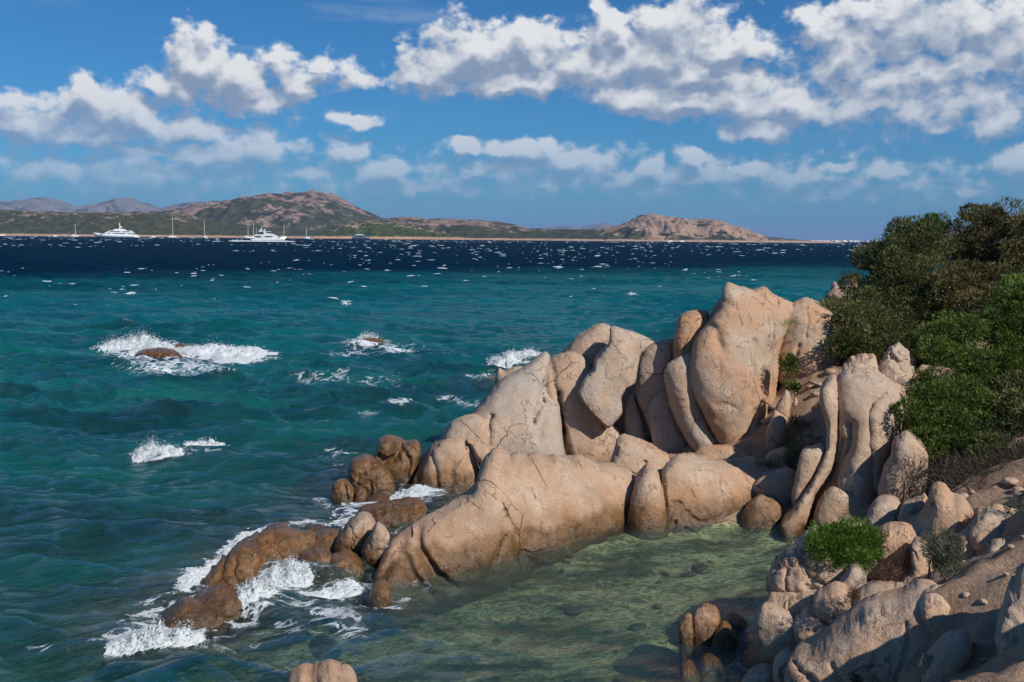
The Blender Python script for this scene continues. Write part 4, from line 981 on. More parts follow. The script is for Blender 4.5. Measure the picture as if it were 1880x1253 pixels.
WAVES = []
wr = np.random.default_rng(21)
for i in range(110):
    lam = 0.4 * (6.0 / 0.4) ** wr.random()
    th = math.radians(-108 + wr.normal(0, 30))
    amp = 0.0086 * lam ** 0.72 * (0.5 + wr.random())
    WAVES.append((2 * math.pi / lam * math.cos(th), 2 * math.pi / lam * math.sin(th), amp, wr.random() * 6.283, lam))


def sea_surface(x, y, cell):
    """height of the chop; short waves fade where the mesh cannot carry them; the cove is sheltered"""
    z = np.zeros_like(x); dx = np.zeros_like(x); dy = np.zeros_like(x)
    g = 1 + 0.5 * fbm(xy0(x * 0.05, y * 0.05), 2, 31)
    cmin = float(np.min(cell))
    for kx, ky, a, ph, lam in WAVES:
        if lam < cmin * 1.8: continue
        wgt = np.clip((lam / (cell * 3.0) - 0.6), 0, 1)
        p = kx * x + ky * y + ph
        c = np.cos(p); s = np.sin(p)
        k = math.hypot(kx, ky)
        z += wgt * a * c
        dx -= wgt * a * s * kx / k * 0.85
        dy -= wgt * a * s * ky / k * 0.85
    shelter = 1 - 0.80 * sstep(x - (-2.0) + 0.25 * (y - 16), -2.0, 3.0) * sstep(y, 24.0, 20.0)
    q = shelter * g
    return z * q, dx * q, dy * q


r = [9.0]
while r[-1] < 150: r.append(r[-1] * 1.0052)
while r[-1] < 700: r.append(r[-1] * 1.008)
while r[-1] < 70000: r.append(r[-1] * 1.06)
r = np.array(r)
th = np.concatenate([np.radians(np.arange(-78, -33, 1.5)), np.arange(math.radians(-33), math.radians(33), 0.0030), np.radians(np.arange(33.2, 78, 1.5))])
RR, TH = np.meshgrid(r, th, indexing='ij')
X = RR * np.sin(TH); Yv = RR * np.cos(TH)
cell = np.maximum(RR * 0.0030, np.gradient(r)[:, None] * 0.55 + 0 * TH)
nfar = int(np.searchsorted(r, 1500.0))
Z, DX, DY = (np.zeros_like(X) for _ in range(3))
Z[:nfar], DX[:nfar], DY[:nfar] = sea_surface(X[:nfar], Yv[:nfar], cell[:nfar])
near = RR < 90
dep = np.full(X.shape, 12.0)
gzv = np.full(X.shape, -12.0)
gzv[near] = ground_z(X[near], Yv[near])
bed = np.maximum(gzv, samp(RHS, X, Yv, -12.0))
dep = Z - bed
Xd, Yd = X + DX, Yv + DY
# foam: placed where waves break, plus lace round the stones on the open side, plus steep crests
PXs, PYs = project(np.stack([Xd, Yd, Z], -1))
foam = np.zeros_like(X)


def fpatch(px, py, rx, ry, s, rot=0.0):
    global foam
    c, sn = math.cos(rot), math.sin(rot)
    dx, dy = PXs - px, PYs - py
    u = (dx * c + dy * sn) / rx; v = (-dx * sn + dy * c) / ry
    foam = np.maximum(foam, s * np.clip(1.15 - np.sqrt(u * u + v * v), 0, 1))


for a in [(300, 648, 120, 18, .85), (400, 648, 90, 22, .8), (330, 672, 170, 24, .55), (450, 660, 110, 20, .5), (210, 640, 60, 12, .7), (675, 628, 60, 12, .65), (720, 640, 110, 22, .45), (660, 650, 120, 16, .35),
          (950, 660, 80, 16, .6), (900, 690, 70, 18, .45), (960, 650, 50, 10, .7), (735, 736, 40, 10, .6), (825, 732, 42, 10, .65), (860, 740, 60, 18, .42), (300, 832, 66, 14, .75), (380, 826, 50, 8, .6), (600, 690, 120, 24, .35),
          (670, 760, 60, 10, .4), (700, 700, 180, 30, .33), (610, 835, 60, 16, .45), (600, 850, 90, 20, .35), (790, 905, 60, 16, .6), (750, 915, 70, 18, .55), (690, 945, 60, 12, .5), (620, 960, 70, 18, .45), (520, 972, 70, 10, .6), (460, 1000, 50, 16, .55),
          (400, 1040, 60, 30, .5), (360, 1070, 60, 26, .5), (330, 1105, 60, 22, .5), (520, 1066, 50, 32, .75), (480, 1108, 50, 22, .5), (530, 1090, 70, 30, .5), (560, 1110, 110, 26, .4), (290, 1168, 110, 24, .85), (240, 1175, 90, 18, .7),
          (470, 1150, 160, 22, .38), (620, 1130, 80, 30, .42), (640, 1075, 50, 24, .5), (640, 1160, 120, 24, .36), (420, 1190, 140, 20, .3), (560, 1230, 160, 20, .3), (90, 1190, 70, 14, .35), (1370, 1150, 40, 20, .45), (1370, 1215, 60, 26, .36), (560, 1020, 30, 10, .5), (590, 990, 50, 10, .5),
          (240, 538, 16, 4, .7), (635, 556, 14, 6, .6), (1160, 540, 16, 4, .6)]:
    fpatch(*a)
slope = -(np.gradient(Z, axis=0) / np.maximum(np.gradient(RR, axis=0), 1e-3))
curv = Z / (0.10 + 0.0 * Z)
crest = sstep(Z, 0.26, 0.48) * 0.22
foam = np.maximum(foam, crest * sstep(RR, 18, 40))
open_side = sstep(-(X - (-1.2) + 0.2 * (Yv - 18)), -0.6, 1.2) + sstep(Yv, 23.5, 26.0)
wm = samp(WIDEMASK, X, Yv); rm = samp(ROCKMASK, X, Yv)
foam = np.maximum(foam, np.clip(open_side, 0.12, 1) * np.clip(wm * 0.7 + rm * 0.3, 0, 0.36))
foam += fbm(xy0(X * 0.35, Yv * 0.35), 3, 77) * 0.10 * (foam > 0.05)
lod = 0.95 / (1 + (RR / 70.0)) * np.where(RR > 3000, 0, 1)
shel = sstep(X + 2.0 + 0.25 * (Yv - 16), -2.0, 3.0) * sstep(Yv, 24.0, 20.0)
lod = lod * (1 - 0.35 * shel)
sme = mesh_from('sea', np.stack([Xd, Yd, Z], -1).reshape(-1, 3), grid_faces(len(r), len(th))[:, ::-1], SEA)
fattr(sme, 'depth', dep.ravel()); fattr(sme, 'foam', foam.ravel()); fattr(sme, 'lod', lod.ravel())
tag(link('sea', sme), kind='structure')


def sea_z(x, y):
    z, a, b = sea_surface(np.array([x], float), np.array([y], float), np.array([max(0.05, y * 0.003)]))
    return float(z[0])


# ------------------------------------------------------------------ hills across the water
def hill(name, prof, D0, D1, D2, mat, seed, rows=(26, 10), nz=0.10, step=2.0, z0=-2.0, rug=0.02):
    prof = np.array(prof, float)
    px = np.arange(prof[0, 0], prof[-1, 0] + 0.1, step)
    py = np.interp(px, prof[:, 0], prof[:, 1])
    top = at(px, py, np.full(len(px), float(D1)))
    H = np.maximum(top[:, 2], 0.0)
    x = top[:, 0]
    D = np.concatenate([np.linspace(D0, D1, rows[0]), np.linspace(D1, D2, rows[1] + 1)[1:]])
    s = np.concatenate([1 - (1 - np.linspace(0, 1, rows[0])) ** 1.7, 1 - np.linspace(0, 1, rows[1] + 1)[1:] ** 1.5])
    XX, DD = np.meshgrid(x, D)
    S = np.repeat(s[:, None], len(x), 1)
    span = D1 - D0
    n = fbm(np.stack([XX / span * 3.0, DD / span * 2.0, np.full_like(XX, seed)], -1), 5, seed, 0.55)
    n2 = 1 - 2 * np.abs(fbm(np.stack([XX / span * 7.0, DD / span * 5.0, np.full_like(XX, seed + 3)], -1), 4, seed + 7, 0.55))
    hh = H[None, :] * S
    bump = (n * nz + n2 * nz * 0.55) * H.max() * np.sin(np.pi * np.clip(S, 0, 1)) ** 0.8
    rugged = fbm(np.stack([XX / span * 30.0, DD / span * 20.0, np.full_like(XX, seed + 9)], -1), 3, seed + 11) * rug * H.max() * np.minimum(1, S * 3)
    Zh = hh + np.minimum(bump, 0.22 * H.max()) + rugged
    # nothing in front may rise above the ridge line as measured
    lim = (at(px, py, np.full(len(px), 1.0))[:, 2] - CAM_H)[None, :] * DD + CAM_H
    Zh = np.where(DD < D1, np.minimum(Zh, np.maximum(lim * 0.97, 0)), Zh)
    Zh[0] = z0
    edge = np.minimum(1, np.minimum(np.arange(len(x)), np.arange(len(x))[::-1]) / 4.0)[None, :]
    Zh = z0 + (Zh - z0) * edge
    xo, yo = x.mean(), D1
    V = np.stack([XX - xo, DD - yo, Zh], -1).reshape(-1, 3)
    me = mesh_from(name, V, grid_faces(len(D), len(x)), mat)
    fattr(me, 'relheight', np.clip(Zh / max(H.max(), 1), 0, 1).ravel())
    o = link(name, me, loc=(xo, yo, 0))
    tag(o, kind='structure')
    return o, (lambda X_, Y_: None)


PINK = (0.30, 0.205, 0.17)
MH_FAR = hill_material('far_mountain_rock', 0.45, (0.26, 0.22, 0.20), (0.05, 0.055, 0.04), (0.10, 0.09, 0.065), 0.0012)
MH_MAIN = hill_material('granite_hill', 0.42, PINK, (0.028, 0.034, 0.017), (0.085, 0.082, 0.042), 0.0055)
MH_ROCKY = hill_material('bare_granite_hill', 0.85, (0.42, 0.28, 0.205), (0.026, 0.034, 0.016), (0.09, 0.088, 0.045), 0.009, beach=6.0)
MH_SCRUB = hill_material('scrub_hill', 0.02, (0.30, 0.22, 0.16), (0.030, 0.036, 0.013), (0.085, 0.080, 0.036), 0.014, beach=7.0)
MH_GREEN = hill_material('green_knoll', 0.22, (0.38, 0.29, 0.18), (0.026, 0.042, 0.010), (0.080, 0.090, 0.028), 0.016, beach=8.0)
MH_MID = hill_material('mid_ridge', 0.28, (0.33, 0.22, 0.17), (0.026, 0.034, 0.015), (0.075, 0.075, 0.036), 0.010, beach=6.0)

hill('far_mountain', [(-160, 385), (-60, 376), (0, 374), (30, 368), (50, 371), (78, 362), (92, 364), (112, 372), (135, 381), (150, 388), (170, 400)], 12500, 14500, 17000, MH_FAR, 5, nz=.12)
hill('far_mountain', [(125, 402), (150, 386), (175, 376), (200, 370), (222, 363), (236, 362), (252, 370), (272, 378), (290, 386), (320, 402)], 12800, 14000, 16500, MH_FAR, 8, nz=.12)
hill('far_mountain', [(270, 405), (300, 386), (315, 380), (330, 374), (360, 371), (400, 373), (430, 384), (470, 400)], 11500, 13000, 15500, MH_FAR, 11, nz=.12)
hill('far_mountain', [(940, 432), (985, 420), (1010, 418), (1040, 415), (1060, 419), (1090, 412), (1110, 410), (1130, 414), (1160, 422), (1200, 436)], 16000, 18000, 21000, MH_FAR, 15, nz=.1)
hill('far_headland', [(1360, 446), (1380, 436), (1400, 433), (1425, 436), (1450, 440), (1480, 444.5)], 6800, 7400, 8200, MH_FAR, 19, nz=.1)
hill('granite_hill', [(250, 420), (290, 392), (330, 386), (380, 380), (420, 372), (455, 364), (480, 358), (505, 357), (530, 353), (548, 354), (566, 351), (590, 352), (606, 355), (622, 364), (640, 374), (660, 385), (680, 394), (705, 404), (740, 416), (800, 432)], 4300, 5600, 7200, MH_MAIN, 23, rows=(44, 12), nz=.16, rug=.03)
hill('low_ridge', [(640, 432), (660, 408), (700, 402), (730, 399), (760, 399), (790, 402), (830, 402), (880, 404), (910, 407), (940, 411), (965, 419), (1000, 421), (1040, 421), (1080, 422), (1120, 424), (1160, 430), (1200, 440)], 3750, 4700, 5800, MH_MID, 29, rows=(34, 10), nz=.12)
hill('bare_granite_hill', [(1085, 444), (1105, 428), (1125, 420), (1145, 412), (1160, 405), (1172, 397), (1190, 394), (1210, 395), (1235, 398), (1255, 402), (1275, 405), (1285, 402), (1300, 404), (1320, 411), (1345, 416), (1360, 424), (1375, 434), (1392, 445)], 3650, 4200, 5000, MH_ROCKY, 37, rows=(44, 12), nz=.22, rug=.05, step=1.5)
hill('scrub_hill', [(-260, 392), (-120, 388), (0, 387), (40, 387), (90, 389), (150, 392), (200, 390), (240, 391), (280, 391), (320, 393), (350, 398), (385, 407), (420, 415), (470, 424), (520, 430), (580, 435), (640, 439)], 3480, 4100, 5000, MH_SCRUB, 41, rows=(30, 10), nz=.14, rug=.05)
hill('green_knoll', [(590, 437), (615, 424), (640, 413), (660, 408), (685, 406), (705, 410), (740, 415), (780, 421), (810, 428), (840, 434), (870, 441)], 3420, 3700, 4200, MH_GREEN, 47, rows=(26, 8), nz=.16, rug=.06)
# narrow beach along the whole far shore
bx = np.linspace(-3300, 1150, 400)
bw = 3500 + fbm(xy0(bx * 0.004, 0), 3, 5) * 40
bh = 3.8 + fbm(xy0(bx * 0.012, 3), 3, 6) * 3.0
Vb = np.concatenate([np.stack([bx, bw - 60, np.full_like(bx, -1.5)], -1), np.stack([bx, bw - 20, bh * 0.75], -1), np.stack([bx, bw + 60, bh], -1), np.stack([bx, bw + 400, bh + 1], -1)])
MB = hill_material('far_beach', 0.8, (0.55, 0.37, 0.26), (0.10, 0.08, 0.04), (0.35, 0.22, 0.15), 0.02)
bme = mesh_from('beach', Vb, grid_faces(4, 400), MB)
fattr(bme, 'relheight', np.full(len(Vb), 0.9))
tag(link('beach', bme), kind='structure')


# ------------------------------------------------------------------ boats
WHITE = simple_mat('white_gelcoat', (0.80, 0.81, 0.82), 0.35, 0.5, var=0.04)
DGLASS = simple_mat('dark_glass', (0.02, 0.025, 0.035), 0.15, 0.6)
GREYP = simple_mat('grey_paint', (0.16, 0.19, 0.23), 0.5)
WOOD = simple_mat('pale_mast', (0.62, 0.58, 0.50), 0.5)
DARKH = simple_mat('dark_hull', (0.05, 0.07, 0.10), 0.4)


def hull_mesh(L, B, zs, zb, mat, rake=0.10, stern=0.85):
    """hull along +x (bow), stern height zs, bow height zb"""
    n = 14; V = []; F = []
    for i in range(n):
        u = i / (n - 1)
        b = B / 2 * (stern + (1 - stern) * min(1, u * 3)) * (1 - max(0, (u - 0.55) / 0.45) ** 2.2)
        b = max(b, 0.02)
        zd = zs + (zb - zs) * u ** 2
        xk = -L / 2 + L * (1 - rake) * u; xd = -L / 2 + L * u
        V += [(xd, -b, zd), (xk, -b * 0.82, -0.6), (xk, b * 0.82, -0.6), (xd, b, zd)]
    for i in range(n - 1):
        a = i * 4; c = a + 4
        for k in range(3): F.append((a + k, a + k + 1, c + k + 1, c + k))
        F.append((a + 3, a, c, c + 3))
    F.append((0, 3, 2, 1)); e = (n - 1) * 4; F.append((e, e + 1, e + 2, e + 3))
    return mesh_from('hull', V, F, mat, smooth=False)


def prism(name, pts, w0, w1, mat):
    """side profile (x, z) extruded across; upper points narrower"""
    zs = [p[1] for p in pts]; lo, hi = min(zs), max(zs)
    n = len(pts); V = []
    for s in (-1, 1):
        for x, z in pts:
            w = w0 + (w1 - w0) * (z - lo) / max(hi - lo, 1e-6)
            V.append((x, s * w / 2, z))
    bm = bmesh.new()
    vs = [bm.verts.new(v) for v in V]
    bm.faces.new(vs[:n]); bm.faces.new(vs[n:][::-1])
    for i in range(n):
        j = (i + 1) % n
        bm.faces.new((vs[i], vs[n + i], vs[n + j], vs[j]))
    bmesh.ops.recalc_face_normals(bm, faces=bm.faces)
    me = bpy.data.meshes.new(name); bm.to_mesh(me); bm.free()
    me.materials.append(mat)
    return me


def tube(pts, rad, mat, name='tube', sides=6):
    """tapered tube along points; rad per point"""
    pts = np.asarray(pts, float); rad = np.broadcast_to(np.asarray(rad, float), (len(pts),))
    d = np.gradient(pts, axis=0); d /= np.linalg.norm(d, axis=1, keepdims=True) + 1e-9
    ref = np.where(np.abs(d[:, 2:3]) > 0.9, np.array([[1.0, 0, 0]]), np.array([[0, 0, 1.0]]))
    a = np.cross(d, ref); a /= np.linalg.norm(a, axis=1, keepdims=True) + 1e-9
    b = np.cross(d, a)
    ang = np.arange(sides) * 2 * np.pi / sides
    V = (pts[:, None] + rad[:, None, None] * (np.cos(ang)[None, :, None] * a[:, None] + np.sin(ang)[None, :, None] * b[:, None])).reshape(-1, 3)
    F = []
    for i in range(len(pts) - 1):
        for k in range(sides):
            k2 = (k + 1) % sides
            F.append((i * sides + k, i * sides + k2, (i + 1) * sides + k2, (i + 1) * sides + k))
    return V, np.array(F)


def tube_obj(name, pts, rad, mat, parent=None, sides=6):
    V, F = tube(pts, rad, mat, sides=sides)
    return link(name, mesh_from(name, V, F, mat), parent)


def ball_obj(name, c, rr, mat, parent, squash=1.0):
    bm = bmesh.new(); bmesh.ops.create_icosphere(bm, subdivisions=2, radius=rr)
    for v in bm.verts: v.co = Vector((v.co.x, v.co.y, v.co.z * squash)) + Vector(c)
    me = bpy.data.meshes.new(name); bm.to_mesh(me); bm.free(); me.materials.append(mat)
    for p in me.polygons: p.use_smooth = True
    return link(name, me, parent)


def windows(parent, rows, mat=DGLASS):
    for x0, x1, z0, z1, w in rows:
        s = (x1 - x0) * 0.12
        link('window', prism('window', [(x0, z0), (x1, z0), (x1 - s, z1), (x0 + s * .3, z1)], w, w, mat), parent)


# large yacht, bow to the left
p = at(211, 437.0, 2420.0)
Yy = 2420.0; k = Yy / F_PX         # metres per photo pixel
y1 = empty('motor_yacht', (p[0], Yy, 0)); y1.rotation_euler = (0, 0, math.pi + 0.12)
tag(y1, 'long white three-deck yacht with a tall mast, bow pointing left', 'yacht', 'white motor yachts')
U = k
link('hull', hull_mesh(80 * U, 13 * U, 5.0 * U, 9.0 * U, WHITE, 0.10), y1)
link('deck_house', prism('deck_house', [(-34 * U, 4.9 * U), (24 * U, 6.4 * U), (14 * U, 9.3 * U), (-36 * U, 8.6 * U)], 11.5 * U, 10 * U, WHITE), y1)
link('bridge_deck', prism('bridge_deck', [(-33 * U, 8.7 * U), (14 * U, 9.3 * U), (9 * U, 12.4 * U), (0, 13.2 * U), (-29 * U, 12.6 * U)], 10 * U, 8 * U, WHITE), y1)
link('sun_deck', prism('sun_deck', [(-22 * U, 12.5 * U), (2 * U, 13.1 * U), (-1 * U, 15.6 * U), (-16 * U, 15.6 * U)], 7 * U, 5 * U, WHITE), y1)
link('stern_ramp', prism('stern_ramp', [(-43 * U, 0.4 * U), (-38 * U, 0.4 * U), (-37 * U, 5 * U), (-40 * U, 4.6 * U)], 10 * U, 9 * U, WHITE), y1)
windows(y1, [(-36 * U, -24 * U, 6.6 * U, 7.6 * U, 11.7 * U), (-20 * U, 3 * U, 6.8 * U, 7.9 * U, 11.7 * U), (6 * U, 12 * U, 7.2 * U, 8.2 * U, 11.6 * U), (15 * U, 21 * U, 7.0 * U, 8.0 * U, 11.0 * U), (-28 * U, -14 * U, 10.2 * U, 11.3 * U, 10 * U), (-11 * U, 9 * U, 10.4 * U, 11.5 * U, 10 * U)])
tube_obj('mast', [(-9 * U, 0, 15 * U), (-9 * U, 0, 22 * U), (-9.5 * U, 0, 28 * U)], [1.4 * U, 1.0 * U, .4 * U], WHITE, y1)
ball_obj('radar_dome', (-11.5 * U, 0, 18.8 * U), 1.6 * U, WHITE, y1)
ball_obj('radar_dome', (-8.6 * U, 0, 23.5 * U), 1.2 * U, WHITE, y1)

# smaller motor yacht under way, bow to the right
Yy = 1160.0; p = at(490, 444, Yy); U = Yy / F_PX
y2 = empty('motor_yacht', (p[0] + 4 * U, Yy, 0)); y2.rotation_euler = (0, 0, -0.06)
tag(y2, 'white flybridge motor yacht under way trailing a wake, bow pointing right', 'yacht', 'white motor yachts')
link('hull', hull_mesh(66 * U, 14 * U, 4.6 * U, 9.6 * U, WHITE, 0.10), y2)
link('deck_house', prism('deck_house', [(-25 * U, 4.8 * U), (20 * U, 7.0 * U), (12 * U, 11.2 * U), (-25 * U, 11.0 * U)], 12 * U, 10.5 * U, WHITE), y2)
link('upper_deck', prism('upper_deck', [(-25 * U, 11.0 * U), (13 * U, 11.3 * U), (6 * U, 14.0 * U), (-3 * U, 15.6 * U), (-10 * U, 13.0 * U), (-25 * U, 12.6 * U)], 10.5 * U, 9 * U, WHITE), y2)
link('hardtop', prism('hardtop', [(-19 * U, 17.4 * U), (3 * U, 17.8 * U), (2 * U, 18.6 * U), (-18 * U, 18.6 * U)], 8.5 * U, 8 * U, WHITE), y2)
link('support', prism('support', [(-8 * U, 13.0 * U), (-3 * U, 14.2 * U), (-5 * U, 17.6 * U), (-9 * U, 17.6 * U)], 8 * U, 8 * U, WHITE), y2)
windows(y2, [(-24 * U, -12 * U, 7.6 * U, 9.8 * U, 12.2 * U), (-6 * U, 9 * U, 8.0 * U, 9.7 * U, 12.2 * U), (12 * U, 21 * U, 7.4 * U, 8.6 * U, 10.6 * U), (-18 * U, -8.5 * U, 14.2 * U, 16.6 * U, 8.2 * U), (-2 * U, 3 * U, 15.4 * U, 16.9 * U, 8.0 * U)])
tube_obj('mast', [(-13 * U, 0, 18.4 * U), (-13.4 * U, 0, 28 * U)], [.7 * U, .25 * U], WHITE, y2)
ball_obj('radar_dome', (-16 * U, 0, 20.6 * U), 1.7 * U, WHITE, y2)
ball_obj('radar_dome', (-8.5 * U, 0, 20.6 * U), 1.7 * U, WHITE, y2)

# grey passenger boat
Yy = 2700.0; p = at(663, 440, Yy); U = Yy / F_PX
y3 = empty('passenger_boat', (p[0], Yy, 0)); y3.rotation_euler = (0, 0, 0.05)
tag(y3, 'dark grey low passenger boat anchored before the green knoll', 'boat')
link('hull', hull_mesh(33 * U, 9 * U, 3.6 * U, 5.0 * U, DARKH, 0.08), y3)
link('cabin', prism('cabin', [(-15 * U, 3.6 * U), (9 * U, 4.0 * U), (5 * U, 8.0 * U), (-13 * U, 8.0 * U)], 8 * U, 7 * U, GREYP), y3)
link('roof', prism('roof', [(-10 * U, 8.1 * U), (5 * U, 8.1 * U), (3 * U, 9.2 * U), (-9 * U, 9.2 * U)], 7 * U, 6 * U, WHITE), y3)
windows(y3, [(-13 * U, 5 * U, 5.2 * U, 6.6 * U, 8.2 * U)])


def sailboat(px, wl, mast_px, label, Yy=2800.0, second=None, flip=1, hp=9.0):
    p = at(px, wl, Yy); U = Yy / F_PX
    o = empty('sailing_boat', (p[0], Yy, 0)); o.rotation_euler = (0, 0, 0.2 if flip > 0 else math.pi - 0.15)
    tag(o, label, 'sailboat', 'anchored sailing boats')
    link('hull', hull_mesh(2 * hp * U, 4 * U, 1.7 * U, 2.4 * U, WHITE, 0.12, 0.7), o)
    link('cabin', prism('cabin', [(-4 * U, 1.7 * U), (3 * U, 1.9 * U), (1.5 * U, 3.0 * U), (-3.5 * U, 3.0 * U)], 2.6 * U, 2 * U, WHITE), o)
    tube_obj('mast', [(0.5 * U, 0, 1.5 * U), (0.5 * U, 0, mast_px * U)], [.62 * U, .42 * U], WOOD, o)
    tube_obj('boom', [(0.4 * U, 0, 4.2 * U), (-6 * U, 0, 4.4 * U)], [.5 * U, .4 * U], WHITE, o)
    if second:
        tube_obj('mast', [(second[0] * U, 0, 1.5 * U), (second[0] * U, 0, second[1] * U)], [.5 * U, .35 * U], WOOD, o)
    return o


sailboat(138, 435.0, 24, 'leftmost sailing boat with a short mast before the brown scrub hill', hp=7)
sailboat(317, 437.2, 38, 'sailing boat with the tallest mast, between the two white yachts', hp=8)
sailboat(376, 438.0, 32, 'sailing boat right of the tallest-masted one, small hull', hp=4.5, flip=-1)
sailboat(465, 438.4, 29, 'two-masted sailing boat just behind the stern of the smaller yacht', hp=10, second=(5.5, 20))
sailboat(455, 438.4, 22, 'low-masted sailing boat left of the two-masted one', hp=6, Yy=3000.0)
sailboat(521, 438.8, 26, 'sailing boat half hidden behind the bow of the smaller yacht', hp=5, Yy=3000.0)
sailboat(563, 439.4, 22, 'rightmost sailing boat, alone off the sandy shore', hp=6, flip=-1)


def launch(px, wl, half, label, Yy):
    U = Yy / F_PX; p = at(px, wl, Yy)
    o = empty('small_motorboat', (p[0], Yy, 0)); o.rotation_euler = (0, 0, 0.15)
    tag(o, label, 'motorboat', 'small motorboats near the far shore')
    link('hull', hull_mesh(2 * half * U, half * .6 * U, 1.4 * U, 2.2 * U, WHITE, 0.12), o)
    link('cabin', prism('cabin', [(-half * .4 * U, 1.5 * U), (half * .4 * U, 1.7 * U), (half * .15 * U, 2.9 * U), (-half * .35 * U, 2.9 * U)], half * .5 * U, half * .4 * U, WHITE), o)


launch(4, 433.4, 6, 'small white motorboat at the far left edge', 3000.0)
launch(101, 434.2, 4, 'small white motorboat between the left edge and the large yacht', 3000.0)
launch(281, 437.0, 5, 'small low motorboat right of the large yacht', 2700.0)
launch(1230, 445.6, 6, 'small white motorboat off the bare granite hill, the left one', 3000.0)
launch(1252, 445.2, 5, 'small white motorboat off the bare granite hill, the right one', 3100.0)

# house on the scrub hill
p = at(235, 396, 3900.0); U = 3900 / F_PX
hs = empty('house', (p[0], 3900.0, p[2] - 6)); tag(hs, 'small pale house on the crest of the scrub hill', 'house')
PALE = simple_mat('pale_plaster', (0.70, 0.62, 0.55), 0.8)
TILE = simple_mat('roof_tile', (0.42, 0.24, 0.17), 0.8)
link('wall', prism('wall', [(-3 * U, 0), (3 * U, 0), (3 * U, 4.6 * U), (-3 * U, 4.6 * U)], 4 * U, 4 * U, PALE), hs)
link('roof', prism('roof', [(-3.3 * U, 4.6 * U), (3.3 * U, 4.6 * U), (0, 5.6 * U)], 4.4 * U, 4.4 * U, TILE), hs)

# far town low on the horizon: a pale speckle, one mass
Vt, Ft = [], []
tr_ = np.random.default_rng(4)
for i in range(120):
    px_ = 1486 + 120 * tr_.random(); D = 9000 + 800 * tr_.random()
    xx = (px_ - CX) / F_PX * D; wd = 8 + 14 * tr_.random(); hh_ = 6 + 12 * tr_.random() ** 2
    b0 = len(Vt)
    for dz in (-3, hh_):
        for (sx, sy) in ((-1, -1), (1, -1), (1, 1), (-1, 1)): Vt.append((xx + sx * wd, D + sy * 8, dz))
    for q in ((0, 1, 5, 4), (1, 2, 6, 5), (2, 3, 7, 6), (3, 0, 4, 7), (4, 5, 6, 7)): Ft.append([b0 + v for v in q])
tag(link('far_town', mesh_from('far_town', Vt, Ft, PALE, smooth=False)), 'pale speckle of a far town on the horizon', 'town', kind='stuff')


# ------------------------------------------------------------------ whitecaps, wake and splashes
def whitecap(cx, cy, wd, ht, seed, ang):
    n = 11; m = 5
    u = np.linspace(-1, 1, n); v = np.linspace(-1, 1, m)
    Um, Vm = np.meshgrid(u, v)
    env = np.clip(1 - np.abs(Um) ** 2.2, 0, 1) * np.clip(1 - Vm ** 2, 0, 1)
    nz = fbm(np.stack([Um * 2.2 + seed, Vm * 1.5, np.full_like(Um, seed * .37)], -1), 3, int(seed))
    Zm = ht * env * (0.75 + 0.6 * nz) - 0.06 * ht
    ca, sa = math.cos(ang), math.sin(ang)
    lx = Um * wd * 0.5; ly = Vm * wd * 0.16 + nz * wd * 0.05 + 0.06 * wd * Um ** 2
    return np.stack([cx + lx * ca - ly * sa, cy + lx * sa + ly * ca, Zm], -1).reshape(-1, 3), grid_faces(m, n)


wc = np.random.default_rng(99)
VV, FF, base = [], [], 0
for i in range(2200):
    rr_ = 70 * (2500 / 70) ** (wc.random() ** 0.62)
    tx = wc.uniform(-0.56, 0.60)
    x_, y_ = rr_ * tx, rr_
    edge_y = 152 + 0.75 * x_
    if y_ < edge_y - 20 and wc.random() > 0.12: continue
    if fbm(xy0(np.array([x_ * 0.012]), np.array([y_ * 0.004])), 2, 3)[0] < -0.25: continue
    sz = (0.22 + 1.5 * wc.random() ** 3.0)
    wd = (0.7 + rr_ * 0.0030) * sz
    ht = (0.05 + rr_ * 0.00030) * (0.5 + 0.5 * sz)
    V, Fq = whitecap(x_, y_, wd, ht, wc.random() * 900, wc.normal(0.05, 0.12))
    zz = sea_surface(V[:, 0], V[:, 1], np.full(len(V), max(0.3, rr_ * 0.004)))[0]
    V[:, 2] += zz * (1 if rr_ < 700 else 0) + (0.02 if rr_ < 200 else 0.10)
    VV.append(V); FF.append(Fq + base); base += len(V)
tag(link('whitecaps', mesh_from('whitecaps', np.vstack(VV), np.vstack(FF), CREST)), 'white wave crests scattered over the dark blue water', 'foam', kind='stuff')

# wake of the moving yacht
VV, FF, base = [], [], 0
for i in range(46):
    px_ = 425 + 112 * wc.random(); D = 1150 + wc.normal(0, 5)
    if px_ > 465: D = 1140 + wc.normal(0, 2)
    xx = (px_ - CX) / F_PX * D
    V, Fq = whitecap(xx, D, 8 + 7 * wc.random(), 0.9 + 0.7 * wc.random(), wc.random() * 900, 0)
    VV.append(V); FF.append(Fq + base); base += len(V)
tag(link('boat_wake', mesh_from('boat_wake', np.vstack(VV), np.vstack(FF), FOAM)), 'white wake trailing behind the smaller motor yacht', 'foam', kind='stuff')

OCT_V = np.array([(1, 0, 0), (-1, 0, 0), (0, 1, 0), (0, -1, 0), (0, 0, 1), (0, 0, -1)], float)
OCT_F = np.array([(0, 2, 4), (2, 1, 4), (1, 3, 4), (3, 0, 4), (2, 0, 5), (1, 2, 5), (3, 1, 5), (0, 3, 5)])


